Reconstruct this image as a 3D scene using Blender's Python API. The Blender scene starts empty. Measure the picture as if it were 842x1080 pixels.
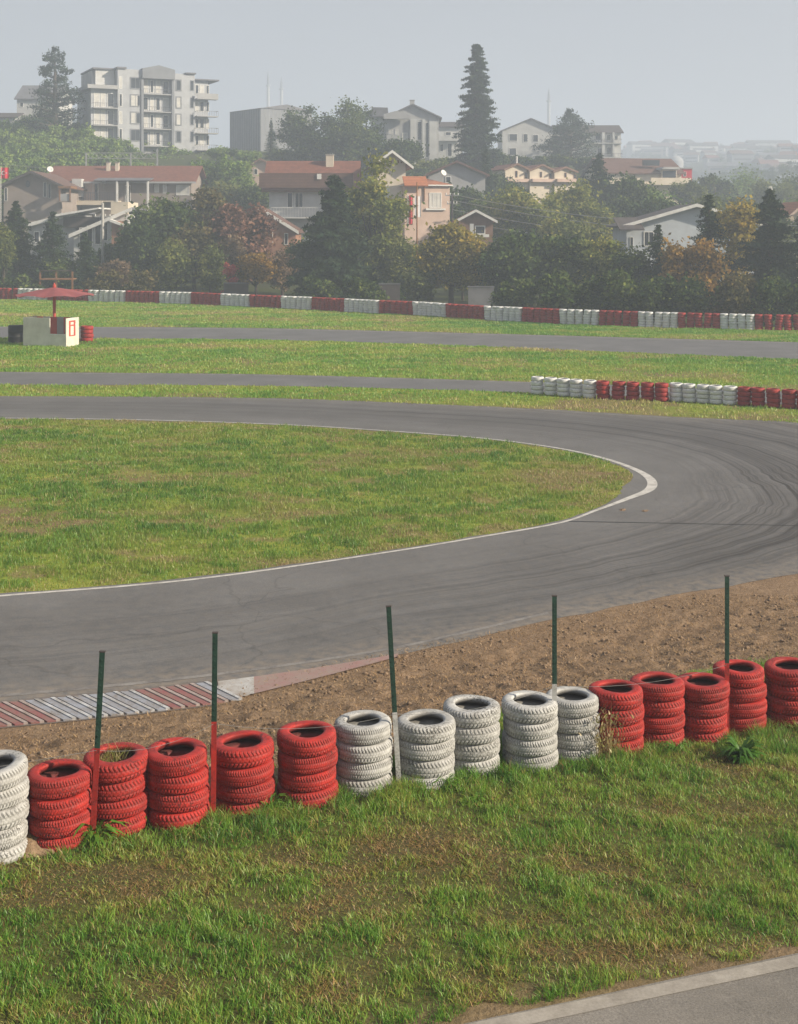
import bpy, math, random
import numpy as np
from mathutils import Vector, Matrix, Euler

random.seed(7)
RNG = np.random.default_rng(11)
SC = bpy.context.scene
COL = SC.collection
R = math.radians

# ------------------------------------------------------------------ camera frame used to survey positions
F, CX, YH, H = 1400.0, 421.0, 240.0, 7.2


def W(px, py, Y):
    return Vector(((px - CX) * Y / F, Y, H - (py - YH) * Y / F))


def G(px, py, z=0.0):
    Y = F * (H - z) / (py - YH)
    return np.array(((px - CX) * Y / F, Y))


# ------------------------------------------------------------------ noise
def _h(ix, iy, seed):
    v = np.sin(ix * 127.1 + iy * 311.7 + seed * 74.7) * 43758.5453
    return v - np.floor(v)


def vnoise(x, y, seed=0):
    x = np.asarray(x, float); y = np.asarray(y, float)
    ix = np.floor(x); iy = np.floor(y)
    fx = x - ix; fy = y - iy
    fx = fx * fx * (3 - 2 * fx); fy = fy * fy * (3 - 2 * fy)
    a = _h(ix, iy, seed); b = _h(ix + 1, iy, seed); c = _h(ix, iy + 1, seed); d = _h(ix + 1, iy + 1, seed)
    return (a * (1 - fx) + b * fx) * (1 - fy) + (c * (1 - fx) + d * fx) * fy


def fbm(x, y, seed=0, octv=4):
    s = 0; a = 0.5; t = 0
    for i in range(octv):
        s = s + a * vnoise(x * 2 ** i, y * 2 ** i, seed + i * 13); t += a; a *= 0.5
    return s / t


def sstep(a, b, x):
    t = np.clip((np.asarray(x, float) - a) / (b - a), 0, 1)
    return t * t * (3 - 2 * t)


# ------------------------------------------------------------------ tagging and mesh helpers
def tag(o, label=None, cat=None, group=None, kind=None):
    if label: o['label'] = label
    if cat: o['category'] = cat
    if group: o['group'] = group
    if kind: o['kind'] = kind
    return o


def empty(name, loc, rz=0.0):
    o = bpy.data.objects.new(name, None)
    o.empty_display_size = 0.3
    COL.objects.link(o)
    o.location = loc; o.rotation_euler = (0, 0, rz)
    return o


def copy_tree(o, parent=None):
    c = o.copy(); COL.objects.link(c); c.parent = parent
    for ch in [k for k in KIDS.get(o.name, [])]:
        d = copy_tree(ch, c)
    return c


KIDS = {}


def link(o, parent):
    COL.objects.link(o)
    if parent is not None:
        o.parent = parent
        KIDS.setdefault(parent.name, []).append(o)
    return o


class MB:
    def __init__(s):
        s.v = []; s.f = []; s.m = []

    def poly(s, pts, m=0):
        b = len(s.v); s.v += [tuple(p) for p in pts]; s.f.append(list(range(b, b + len(pts)))); s.m.append(m)

    def box(s, x0, x1, y0, y1, z0, z1, m=0):
        b = len(s.v)
        s.v += [(x0, y0, z0), (x1, y0, z0), (x1, y1, z0), (x0, y1, z0), (x0, y0, z1), (x1, y0, z1), (x1, y1, z1), (x0, y1, z1)]
        for q in ((3, 2, 1, 0), (4, 5, 6, 7), (0, 1, 5, 4), (1, 2, 6, 5), (2, 3, 7, 6), (3, 0, 4, 7)):
            s.f.append([b + i for i in q]); s.m.append(m)
        return s

    def prism(s, pts, axis, a0, a1, m=0):
        """polygon pts (u,v) extruded along axis: 'y' -> (u,a,v), 'x' -> (a,u,v), 'z' -> (u,v,a)"""
        b = len(s.v); n = len(pts)
        def mk(u, v, a):
            return (u, a, v) if axis == 'y' else ((a, u, v) if axis == 'x' else (u, v, a))
        s.v += [mk(u, v, a0) for u, v in pts] + [mk(u, v, a1) for u, v in pts]
        s.f.append([b + i for i in range(n)][::-1]); s.m.append(m)
        s.f.append([b + n + i for i in range(n)]); s.m.append(m)
        for i in range(n):
            j = (i + 1) % n
            s.f.append([b + i, b + j, b + n + j, b + n + i]); s.m.append(m)
        return s

    def tube(s, pts, rads, n=8, m=0, cap=True):
        b = len(s.v); pts = [Vector(p) for p in pts]
        if not hasattr(rads, '__len__'): rads = [rads] * len(pts)
        ref = None
        for i, p in enumerate(pts):
            t = (pts[min(i + 1, len(pts) - 1)] - pts[max(i - 1, 0)])
            if t.length < 1e-9: t = Vector((0, 0, 1))
            t.normalize()
            if ref is None:
                ref = Vector((1, 0, 0)) if abs(t.x) < 0.9 else Vector((0, 1, 0))
            u = (ref - t * ref.dot(t)).normalized(); w = t.cross(u); ref = u
            for k in range(n):
                a = 2 * math.pi * k / n
                s.v.append(tuple(p + (u * math.cos(a) + w * math.sin(a)) * rads[i]))
        for i in range(len(pts) - 1):
            for k in range(n):
                k2 = (k + 1) % n
                s.f.append([b + i * n + k, b + i * n + k2, b + (i + 1) * n + k2, b + (i + 1) * n + k]); s.m.append(m)
        if cap:
            s.f.append([b + k for k in range(n)][::-1]); s.m.append(m)
            e = b + (len(pts) - 1) * n
            s.f.append([e + k for k in range(n)]); s.m.append(m)
        return s

    def lathe(s, prof, n=24, m=0, c=(0, 0, 0)):
        b = len(s.v); k = len(prof)
        for i in range(n):
            a = 2 * math.pi * i / n
            for r, z in prof: s.v.append((c[0] + r * math.cos(a), c[1] + r * math.sin(a), c[2] + z))
        for i in range(n):
            j = (i + 1) % n
            for q in range(k - 1):
                s.f.append([b + i * k + q, b + j * k + q, b + j * k + q + 1, b + i * k + q + 1]); s.m.append(m)
        return s

    def build(s, name, mats, parent=None, smooth=False, bevel=0):
        me = bpy.data.meshes.new(name)
        me.from_pydata(s.v, [], s.f)
        if not isinstance(mats, (list, tuple)): mats = [mats]
        for q in mats: me.materials.append(q)
        me.polygons.foreach_set('material_index', s.m)
        if smooth: me.polygons.foreach_set('use_smooth', [True] * len(s.f))
        me.update()
        o = bpy.data.objects.new(name, me)
        link(o, parent)
        if bevel:
            md = o.modifiers.new('bevel', 'BEVEL'); md.width = bevel; md.segments = 2; md.limit_method = 'ANGLE'
        return o


def npmesh(name, V, faces_sizes, loops, mats, attrs=None, parent=None, smooth=False):
    me = bpy.data.meshes.new(name)
    V = np.asarray(V, np.float32)
    me.vertices.add(len(V)); me.vertices.foreach_set('co', V.ravel())
    me.loops.add(len(loops)); me.loops.foreach_set('vertex_index', np.asarray(loops, np.int32))
    fs = np.asarray(faces_sizes, np.int32)
    st = np.concatenate(([0], np.cumsum(fs)[:-1])).astype(np.int32)
    me.polygons.add(len(fs)); me.polygons.foreach_set('loop_start', st)
    if smooth: me.polygons.foreach_set('use_smooth', np.ones(len(fs), bool))
    for nm, (typ, dom, data) in (attrs or {}).items():
        a = me.attributes.new(nm, typ, dom)
        a.data.foreach_set('color' if 'COLOR' in typ else ('vector' if 'VECTOR' in typ else 'value'), np.asarray(data, np.float32).ravel())
    if not isinstance(mats, (list, tuple)): mats = [mats]
    for q in mats: me.materials.append(q)
    me.update(calc_edges=True)
    o = bpy.data.objects.new(name, me)
    return link(o, parent)


# ------------------------------------------------------------------ materials
def nt(name):
    m = bpy.data.materials.new(name); m.use_nodes = True
    t = m.node_tree; t.nodes.clear()
    out = t.nodes.new('ShaderNodeOutputMaterial')
    return m, t, out


def N(t, typ, **kw):
    n = t.nodes.new(typ)
    for k, v in kw.items():
        if k == 'i':
            for a, b in v.items(): n.inputs[a].default_value = b
        else: setattr(n, k, v)
    return n


def c4(c): return (c[0], c[1], c[2], 1.0)


def ramp(t, stops):
    r = t.nodes.new('ShaderNodeValToRGB')
    e = r.color_ramp.elements
    while len(e) < len(stops): e.new(0.5)
    for el, (p, c) in zip(e, stops):
        el.position = p; el.color = c4(c) if hasattr(c, '__len__') else (c, c, c, 1)
    return r


def mixc(t, fac, a, b, blend='MIX'):
    n = t.nodes.new('ShaderNodeMix'); n.data_type = 'RGBA'; n.blend_type = blend
    for idx, val in ((0, fac), (6, a), (7, b)):
        if hasattr(val, 'node'): t.links.new(val, n.inputs[idx])
        elif hasattr(val, '__len__'): n.inputs[idx].default_value = c4(val)
        else: n.inputs[idx].default_value = val
    return n.outputs[2]


def mathn(t, op, a, b=0.0, clamp=False):
    n = t.nodes.new('ShaderNodeMath'); n.operation = op; n.use_clamp = clamp
    for i, v in ((0, a), (1, b)):
        if hasattr(v, 'node'): t.links.new(v, n.inputs[i])
        else: n.inputs[i].default_value = v
    return n.outputs[0]


def noise(t, vec, scale, detail=4, rough=0.55, dist=0.0):
    n = N(t, 'ShaderNodeTexNoise'); n.inputs['Scale'].default_value = scale
    n.inputs['Detail'].default_value = detail; n.inputs['Roughness'].default_value = rough; n.inputs['Distortion'].default_value = dist
    if vec is not None: t.links.new(vec, n.inputs['Vector'])
    return n.outputs['Fac']


def mapped(t, vec, scale=(1, 1, 1), loc=(0, 0, 0)):
    n = N(t, 'ShaderNodeMapping'); n.inputs['Scale'].default_value = scale; n.inputs['Location'].default_value = loc
    t.links.new(vec, n.inputs['Vector']); return n.outputs[0]


def simple(name, c1, c2=None, scale=3.0, rough=0.8, bump=0.0, bscale=None, spec=0.3, metal=0.0, stripes=None):
    m, t, out = nt(name)
    p = N(t, 'ShaderNodeBsdfPrincipled'); t.links.new(p.outputs[0], out.inputs[0])
    p.inputs['Roughness'].default_value = rough; p.inputs['Specular IOR Level'].default_value = spec; p.inputs['Metallic'].default_value = metal
    tc = N(t, 'ShaderNodeTexCoord')
    c2 = c2 or tuple(x * 0.75 for x in c1)
    nf = noise(t, tc.outputs['Object'], scale, 6, 0.6)
    r = ramp(t, [(0.35, c2), (0.65, c1)]); t.links.new(nf, r.inputs[0])
    col = r.outputs[0]
    if stripes:
        axis, freq, cc, thr = stripes
        wv = N(t, 'ShaderNodeTexWave'); wv.bands_direction = axis; wv.inputs['Scale'].default_value = freq; wv.inputs['Distortion'].default_value = 0.4
        t.links.new(tc.outputs['Object'], wv.inputs[0])
        rr = ramp(t, [(thr, 0.0), (min(thr + 0.15, 1), 1.0)]); t.links.new(wv.outputs['Fac'], rr.inputs[0])
        col = mixc(t, rr.outputs[0], col, cc)
    t.links.new(col, p.inputs['Base Color'])
    if bump:
        b = N(t, 'ShaderNodeBump'); b.inputs['Strength'].default_value = bump; b.inputs['Distance'].default_value = 0.02
        t.links.new(noise(t, tc.outputs['Object'], bscale or scale * 6, 5), b.inputs['Height']); t.links.new(b.outputs[0], p.inputs['Normal'])
    return m


LEAF_K = 1.75


def leafmat(name, cols, trans=0.3):
    m, t, out = nt(name)
    a = N(t, 'ShaderNodeAttribute', attribute_name='tint')
    st = [(i / max(1, len(cols) - 1), c) for i, c in enumerate(cols)]
    r = ramp(t, [(p_, tuple(min(0.7, x_ * LEAF_K) for x_ in c_)) for p_, c_ in st]); t.links.new(a.outputs['Fac'], r.inputs[0])
    d = N(t, 'ShaderNodeBsdfDiffuse'); tr = N(t, 'ShaderNodeBsdfTranslucent')
    t.links.new(r.outputs[0], d.inputs[0]); t.links.new(r.outputs[0], tr.inputs[0])
    mx = N(t, 'ShaderNodeMixShader'); mx.inputs[0].default_value = trans
    t.links.new(d.outputs[0], mx.inputs[1]); t.links.new(tr.outputs[0], mx.inputs[2]); t.links.new(mx.outputs[0], out.inputs[0])
    return m


def blademat(name, trans=0.35):
    m, t, out = nt(name)
    a = N(t, 'ShaderNodeAttribute', attribute_name='col')
    d = N(t, 'ShaderNodeBsdfDiffuse'); tr = N(t, 'ShaderNodeBsdfTranslucent')
    t.links.new(a.outputs['Color'], d.inputs[0]); t.links.new(a.outputs['Color'], tr.inputs[0])
    mx = N(t, 'ShaderNodeMixShader'); mx.inputs[0].default_value = trans
    t.links.new(d.outputs[0], mx.inputs[1]); t.links.new(tr.outputs[0], mx.inputs[2])
    g = N(t, 'ShaderNodeBsdfGlossy'); g.inputs['Roughness'].default_value = 0.45
    m2 = N(t, 'ShaderNodeMixShader'); m2.inputs[0].default_value = 0.03
    t.links.new(mx.outputs[0], m2.inputs[1]); t.links.new(g.outputs[0], m2.inputs[2]); t.links.new(m2.outputs[0], out.inputs[0])
    return m


def tyremat(name, paint, paint2, bare, wear):
    """painted rubber: 'groove' and 'bare' attributes tell where the paint never reached"""
    m, t, out = nt(name)
    p = N(t, 'ShaderNodeBsdfPrincipled'); t.links.new(p.outputs[0], out.inputs[0])
    tc = N(t, 'ShaderNodeTexCoord'); oi = N(t, 'ShaderNodeObjectInfo')
    add = N(t, 'ShaderNodeVectorMath', operation='ADD')
    sc = N(t, 'ShaderNodeVectorMath', operation='SCALE'); sc.inputs['Scale'].default_value = 37.0
    cmb = N(t, 'ShaderNodeCombineXYZ')
    for i in range(3): t.links.new(oi.outputs['Random'], cmb.inputs[i])
    t.links.new(cmb.outputs[0], sc.inputs[0]); t.links.new(tc.outputs['Object'], add.inputs[0]); t.links.new(sc.outputs[0], add.inputs[1])
    v = add.outputs[0]
    n1 = noise(t, v, 7, 6, 0.65); n2 = noise(t, v, 38, 4, 0.7); n3 = noise(t, v, 2.2, 3)
    r1 = ramp(t, [(0.3, paint2), (0.62, paint)]); t.links.new(n1, r1.inputs[0])
    col = r1.outputs[0]
    # per tyre fading
    hue = mixc(t, mathn(t, 'MULTIPLY', oi.outputs['Random'], 0.45), col, paint2)
    g = N(t, 'ShaderNodeAttribute', attribute_name='groove'); b = N(t, 'ShaderNodeAttribute', attribute_name='bare')
    w1 = ramp(t, [(wear, 1.0), (wear + 0.10, 0.0)]); t.links.new(n2, w1.inputs[0])
    w2 = ramp(t, [(0.42, 0.0), (0.66, 1.0)]); t.links.new(n3, w2.inputs[0])
    ww = mathn(t, 'MULTIPLY', w1.outputs[0], w2.outputs[0])
    gg = mathn(t, 'MULTIPLY', g.outputs['Fac'], mathn(t, 'ADD', 0.35, mathn(t, 'MULTIPLY', n1, 0.7)))
    f = mathn(t, 'MAXIMUM', gg, ww, True); f = mathn(t, 'MAXIMUM', f, b.outputs['Fac'], True)
    t.links.new(mixc(t, f, hue, bare), p.inputs['Base Color'])
    p.inputs['Roughness'].default_value = 0.62; p.inputs['Specular IOR Level'].default_value = 0.3
    bp = N(t, 'ShaderNodeBump'); bp.inputs['Strength'].default_value = 0.35; bp.inputs['Distance'].default_value = 0.006
    t.links.new(n2, bp.inputs['Height']); t.links.new(bp.outputs[0], p.inputs['Normal'])
    return m


M = {}
M['red_tyre'] = tyremat('red_painted_rubber', (0.45, 0.029, 0.022), (0.22, 0.020, 0.017), (0.07, 0.018, 0.016), 0.41)
M['red_far_shaded'] = tyremat('shaded_red_rubber', (0.38, 0.034, 0.028), (0.22, 0.024, 0.020), (0.05, 0.018, 0.016), 0.38)  # same red paint, darkened: the shade on the farther barriers is in the colour
M['white_far'] = tyremat('bright_white_rubber', (0.74, 0.74, 0.74), (0.56, 0.56, 0.55), (0.07, 0.07, 0.07), 0.36)
M['white_tyre'] = tyremat('white_painted_rubber', (0.54, 0.54, 0.53), (0.27, 0.265, 0.255), (0.12, 0.115, 0.105), 0.415)
M['black_tyre'] = tyremat('black_rubber', (0.02, 0.02, 0.022), (0.012, 0.012, 0.013), (0.03, 0.03, 0.03), 0.3)
M['bark'] = simple('bark', (0.10, 0.075, 0.055), (0.05, 0.04, 0.03), 6, 0.95)
M['pale_bark'] = simple('pale_bark', (0.2, 0.17, 0.13), (0.11, 0.09, 0.07), 6, 0.95)
LM = {
    'spruce': leafmat('spruce_needles', [(0.009, 0.019, 0.011), (0.018, 0.032, 0.016), (0.034, 0.050, 0.022)], 0.12),
    'dark': leafmat('dark_leaves', [(0.015, 0.027, 0.011), (0.038, 0.060, 0.018), (0.095, 0.112, 0.028)], 0.22),
    'darkbrown': leafmat('brown_green_leaves', [(0.032, 0.034, 0.016), (0.070, 0.064, 0.026), (0.13, 0.095, 0.035)], 0.25),
    'olive': leafmat('olive_leaves', [(0.045, 0.060, 0.020), (0.088, 0.105, 0.030), (0.16, 0.16, 0.045)], 0.35),
    'yellowgreen': leafmat('yellow_green_leaves', [(0.050, 0.068, 0.016), (0.12, 0.135, 0.030), (0.23, 0.20, 0.045)], 0.35),
    'yellow': leafmat('yellow_autumn_leaves', [(0.075, 0.075, 0.018), (0.19, 0.155, 0.032), (0.36, 0.25, 0.050)], 0.38),
    'orange': leafmat('orange_autumn_leaves', [(0.07, 0.055, 0.020), (0.19, 0.115, 0.028), (0.28, 0.165, 0.04)], 0.38),
    'pink': leafmat('reddish_autumn_leaves', [(0.07, 0.042, 0.030), (0.14, 0.072, 0.052), (0.19, 0.115, 0.078)], 0.32),
    'red': leafmat('red_autumn_leaves', [(0.22, 0.03, 0.035), (0.34, 0.06, 0.06), (0.38, 0.12, 0.08)], 0.35),
    'brown': leafmat('brown_leaves', [(0.06, 0.045, 0.030), (0.13, 0.09, 0.055), (0.19, 0.14, 0.085)], 0.25),
    'hill': leafmat('hill_leaves', [(0.050, 0.085, 0.022), (0.10, 0.15, 0.035), (0.16, 0.20, 0.050)], 0.25),
}
M['wall_white'] = simple('white_render', (0.56, 0.56, 0.55), (0.46, 0.46, 0.45), 0.6, 0.9)
M['wall_cream'] = simple('cream_render', (0.66, 0.58, 0.47), (0.55, 0.48, 0.38), 0.6, 0.9)
M['wall_pink'] = simple('pink_render', (0.60, 0.45, 0.37), (0.50, 0.37, 0.30), 0.6, 0.9)
M['wall_grey'] = simple('grey_render', (0.40, 0.40, 0.40), (0.33, 0.33, 0.33), 0.6, 0.9)
M['wall_dkgrey'] = simple('dark_grey_cladding', (0.22, 0.23, 0.25), (0.18, 0.19, 0.21), 0.6, 0.8)
M['wall_tan'] = simple('tan_render', (0.30, 0.25, 0.22), (0.24, 0.20, 0.18), 0.6, 0.9)
M['brick'] = simple('brick_wall', (0.36, 0.20, 0.13), (0.28, 0.14, 0.09), 1.2, 0.9)
M['wall_brown'] = simple('brown_wall', (0.24, 0.15, 0.11), (0.17, 0.10, 0.07), 1.2, 0.9)
M['tile'] = simple('roof_tiles', (0.25, 0.10, 0.065), (0.16, 0.065, 0.045), 1.5, 0.85, stripes=('Z', 1.6, (0.10, 0.045, 0.035), 0.75))
M['tile_orange'] = simple('orange_roof_tiles', (0.45, 0.17, 0.075), (0.32, 0.12, 0.06), 1.5, 0.85, stripes=('Z', 1.6, (0.2, 0.07, 0.04), 0.75))
M['roof_grey'] = simple('grey_roof', (0.17, 0.17, 0.19), (0.12, 0.12, 0.13), 0.8, 0.8)
M['roof_dark'] = simple('dark_roof', (0.09, 0.075, 0.07), (0.06, 0.05, 0.05), 0.8, 0.8)
M['roof_brown'] = simple('brown_roof', (0.17, 0.10, 0.08), (0.12, 0.07, 0.055), 1.0, 0.85, stripes=('Z', 1.6, (0.08, 0.045, 0.04), 0.78))
M['trim'] = simple('white_trim', (0.75, 0.74, 0.71), (0.62, 0.61, 0.58), 1.5, 0.7)
M['glass'] = simple('window_glass', (0.045, 0.052, 0.06), (0.03, 0.035, 0.04), 0.4, 0.12, spec=0.6)
M['curtain'] = simple('curtained_glass', (0.62, 0.60, 0.55), (0.45, 0.44, 0.42), 1.0, 0.5)
M['wood'] = simple('brown_wood', (0.26, 0.13, 0.06), (0.16, 0.08, 0.04), 3, 0.8)
M['concrete'] = simple('concrete', (0.40, 0.39, 0.37), (0.28, 0.27, 0.25), 1.2, 0.95, 0.3, 14)
M['metal'] = simple('galvanised_metal', (0.42, 0.42, 0.42), (0.30, 0.30, 0.30), 3, 0.5, metal=0.4)
M['rail'] = simple('dark_railing', (0.14, 0.14, 0.15), (0.09, 0.09, 0.10), 3, 0.6)
M['cloth_red'] = simple('red_cloth', (0.62, 0.04, 0.06), (0.50, 0.03, 0.045), 2, 0.9)
M['cloth_white'] = simple('white_cloth', (0.75, 0.73, 0.73), (0.62, 0.6, 0.6), 2, 0.9)
M['panel_white'] = simple('kiosk_panel', (0.70, 0.68, 0.60), (0.55, 0.53, 0.46), 1.3, 0.7)
M['panel_red'] = simple('kiosk_red', (0.55, 0.09, 0.06), (0.42, 0.06, 0.05), 1.5, 0.7)
M['umbrella'] = simple('faded_red_canvas', (0.30, 0.085, 0.085), (0.22, 0.06, 0.065), 0.8, 0.9)
M['wire'] = simple('steel_wire', (0.30, 0.29, 0.28), (0.2, 0.2, 0.2), 9, 0.5, metal=0.5)
M['cable'] = simple('power_cable', (0.34, 0.34, 0.32), (0.28, 0.28, 0.27), 1, 0.6)

# ------------------------------------------------------------------ terrain
TA = np.array((-3.38, 13.2)); TD = np.array((7.75, 3.6)); TD = TD / np.hypot(*TD); TN = np.array((-TD[1], TD[0]))


def st_of(x, y):
    dx = x - TA[0]; dy = y - TA[1]
    return dx * TN[0] + dy * TN[1], dx * TD[0] + dy * TD[1]


def plateau(t): return 1.15 - 0.03 * np.clip(t, -12, 30)


_HX = [-2500, -200, -50, 0, 40, 75, 200, 2500]
_HZ = [26, 26, 25, 23, 21, 6, 3, 3]


def ground_z(x, y):
    x = np.asarray(x, float); y = np.asarray(y, float)
    s, t = st_of(x, y)
    u = np.clip((s - 0.35) / 5.55, 0, 1)
    ramp_ = 1 - (0.55 * u + 0.45 * u * u * (3 - 2 * u))
    z = plateau(t) * ramp_
    hill = np.interp(x, _HX, _HZ) * sstep(140, 300, y)
    far = 61 * np.exp(-((y - 1080) / 300) ** 2) * sstep(30, 200, x) * (1 - 0.16 * sstep(480, 900, x) + 0.14 * (fbm(x / 120, y / 220, 3) - 0.5))
    far = far + 32 * np.exp(-((y - 740) / 150) ** 2) * sstep(90, 230, x) * (0.75 + 0.5 * (fbm(x / 90, y / 150, 5) - 0.5))
    far = far + 20 * np.exp(-((y - 520) / 90) ** 2) * sstep(75, 150, x)
    return z + hill + far + 0.5 * sstep(150, 260, y) * (fbm(x / 14, y / 14, 9) - 0.5)


def gz(x, y): return float(ground_z(np.array([x]), np.array([y]))[0])


# ------------------------------------------------------------------ track layout (surveyed edge pairs, smoothed)
PAIR = [((-200, 646), (-200, 760)), ((0, 629), (0, 743)), ((200, 612), (210, 722)), ((421, 581), (410, 692)), ((505, 567), (584, 653)),
        ((594, 551), (715, 627)), ((631, 538), (842, 604)), ((662, 527), 'w11.8 31.0'), ((688, 517), 'w14.6 36.0'), ((691, 508), 'w15.9 41.0'),
        ((676, 497), 'w16.0 45.5'), ((636, 483), (842, 446.5)), ((584, 472), (715, 440)), ((505, 462), (557, 431)), ((400, 454), (400, 424)),
        ((300, 448), (300, 420.5)), ((150, 443), (150, 418.5)), ((0, 441), (0, 418)), ((-200, 440), (-200, 417))]


def _pt(q):
    if isinstance(q, str): return np.array([float(a) for a in q[1:].split()])
    return G(*q)


IN = [_pt(a) for a, b in PAIR]; OUT = [_pt(b) for a, b in PAIR]
IN = [IN[0] + (IN[0] - IN[1]) / np.linalg.norm(IN[0] - IN[1]) * 14] + IN + [IN[-1] + np.array((-25., 0.2))]
OUT = [OUT[0] + (OUT[0] - OUT[1]) / np.linalg.norm(OUT[0] - OUT[1]) * 14] + OUT + [OUT[-1] + np.array((-25., 0.4))]


def catmull(P, n=16):
    P = [np.asarray(p, float) for p in P]
    Q = [2 * P[0] - P[1]] + P + [2 * P[-1] - P[-2]]
    o = []
    for i in range(1, len(Q) - 2):
        p0, p1, p2, p3 = Q[i - 1], Q[i], Q[i + 1], Q[i + 2]
        a = 0.5
        t0 = 0; t1 = t0 + max(1e-6, np.linalg.norm(p1 - p0)) ** a; t2 = t1 + max(1e-6, np.linalg.norm(p2 - p1)) ** a; t3 = t2 + max(1e-6, np.linalg.norm(p3 - p2)) ** a
        for k in range(n):
            t = t1 + (t2 - t1) * k / n
            A1 = (t1 - t) / (t1 - t0) * p0 + (t - t0) / (t1 - t0) * p1
            A2 = (t2 - t) / (t2 - t1) * p1 + (t - t1) / (t2 - t1) * p2
            A3 = (t3 - t) / (t3 - t2) * p2 + (t - t2) / (t3 - t2) * p3
            B1 = (t2 - t) / (t2 - t0) * A1 + (t - t0) / (t2 - t0) * A2
            B2 = (t3 - t) / (t3 - t1) * A2 + (t - t1) / (t3 - t1) * A3
            o.append((t2 - t) / (t2 - t1) * B1 + (t - t1) / (t2 - t1) * B2)
    o.append(P[-1])
    return np.array(o)


INs = catmull(IN); OUTs = catmull(OUT)
NS = len(INs)
mid = (INs + OUTs) / 2
ULEN = np.concatenate(([0], np.cumsum(np.linalg.norm(np.diff(mid, axis=0), axis=1))))
ACR = (INs - OUTs) / np.linalg.norm(INs - OUTs, axis=1)[:, None]
apex_i = int(np.argmin(np.linalg.norm(INs - G(690, 512), axis=1)))
APEX = np.exp(-((ULEN - ULEN[apex_i]) / 4.2) ** 2)
APEXW = np.exp(-((ULEN - ULEN[apex_i]) / 14.0) ** 2)
GRASS_EDGE = INs + ACR * (0.16 + 0.80 * APEX + 0.10 * (vnoise(ULEN * 1.4, ULEN * 0, 4) - 0.3))[:, None]


def in_poly(x, y, P):
    inside = np.zeros(len(x), bool); n = len(P)
    for i in range(n):
        x1, y1 = P[i]; x2, y2 = P[(i + 1) % n]
        if y1 == y2: continue
        c = ((y1 > y) != (y2 > y)) & (x < (x2 - x1) * (y - y1) / (y2 - y1) + x1)
        inside ^= c
    return inside


# ------------------------------------------------------------------ surface materials
def ground_material():
    m, t, out = nt('soil_and_turf')
    p = N(t, 'ShaderNodeBsdfPrincipled'); t.links.new(p.outputs[0], out.inputs[0]); p.inputs['Roughness'].default_value = 1.0
    p.inputs['Specular IOR Level'].default_value = 0.1
    tc = N(t, 'ShaderNodeTexCoord'); v = tc.outputs['Object']
    vs = mapped(t, v, (0.25, 1.0, 1.0))
    n1 = noise(t, vs, 0.35, 5, 0.6); n2 = noise(t, v, 2.6, 6, 0.7); n3 = noise(t, v, 14, 5, 0.7)
    r = ramp(t, [(0.28, (0.13, 0.18, 0.026)), (0.48, (0.20, 0.25, 0.038)), (0.70, (0.29, 0.30, 0.06))]); t.links.new(n1, r.inputs[0])
    r2 = ramp(t, [(0.3, (0.55, 0.62, 0.45)), (0.65, (1.25, 1.2, 1.15))]); t.links.new(n2, r2.inputs[0])
    grass = mixc(t, 1.0, r.outputs[0], r2.outputs[0], 'MULTIPLY')
    a_dead = N(t, 'ShaderNodeAttribute', attribute_name='dead')
    grass = mixc(t, a_dead.outputs['Fac'], grass, (0.20, 0.145, 0.075))
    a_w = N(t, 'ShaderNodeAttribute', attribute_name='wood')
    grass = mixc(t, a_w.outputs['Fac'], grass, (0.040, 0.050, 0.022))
    rd = ramp(t, [(0.25, (0.092, 0.062, 0.039)), (0.5, (0.22, 0.150, 0.095)), (0.75, (0.34, 0.245, 0.155))])
    t.links.new(mathn(t, 'ADD', mathn(t, 'MULTIPLY', n2, 0.55), mathn(t, 'MULTIPLY', n3, 0.45)), rd.inputs[0])
    a_dirt = N(t, 'ShaderNodeAttribute', attribute_name='dirt')
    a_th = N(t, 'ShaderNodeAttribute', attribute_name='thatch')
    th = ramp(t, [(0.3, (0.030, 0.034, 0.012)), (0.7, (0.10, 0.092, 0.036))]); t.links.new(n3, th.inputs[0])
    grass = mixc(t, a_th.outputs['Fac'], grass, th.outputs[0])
    col = mixc(t, a_dirt.outputs['Fac'], grass, rd.outputs[0])
    t.links.new(col, p.inputs['Base Color'])
    b = N(t, 'ShaderNodeBump'); b.inputs['Strength'].default_value = 0.8; b.inputs['Distance'].default_value = 0.05
    t.links.new(n3, b.inputs['Height']); t.links.new(b.outputs[0], p.inputs['Normal'])
    return m


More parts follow.
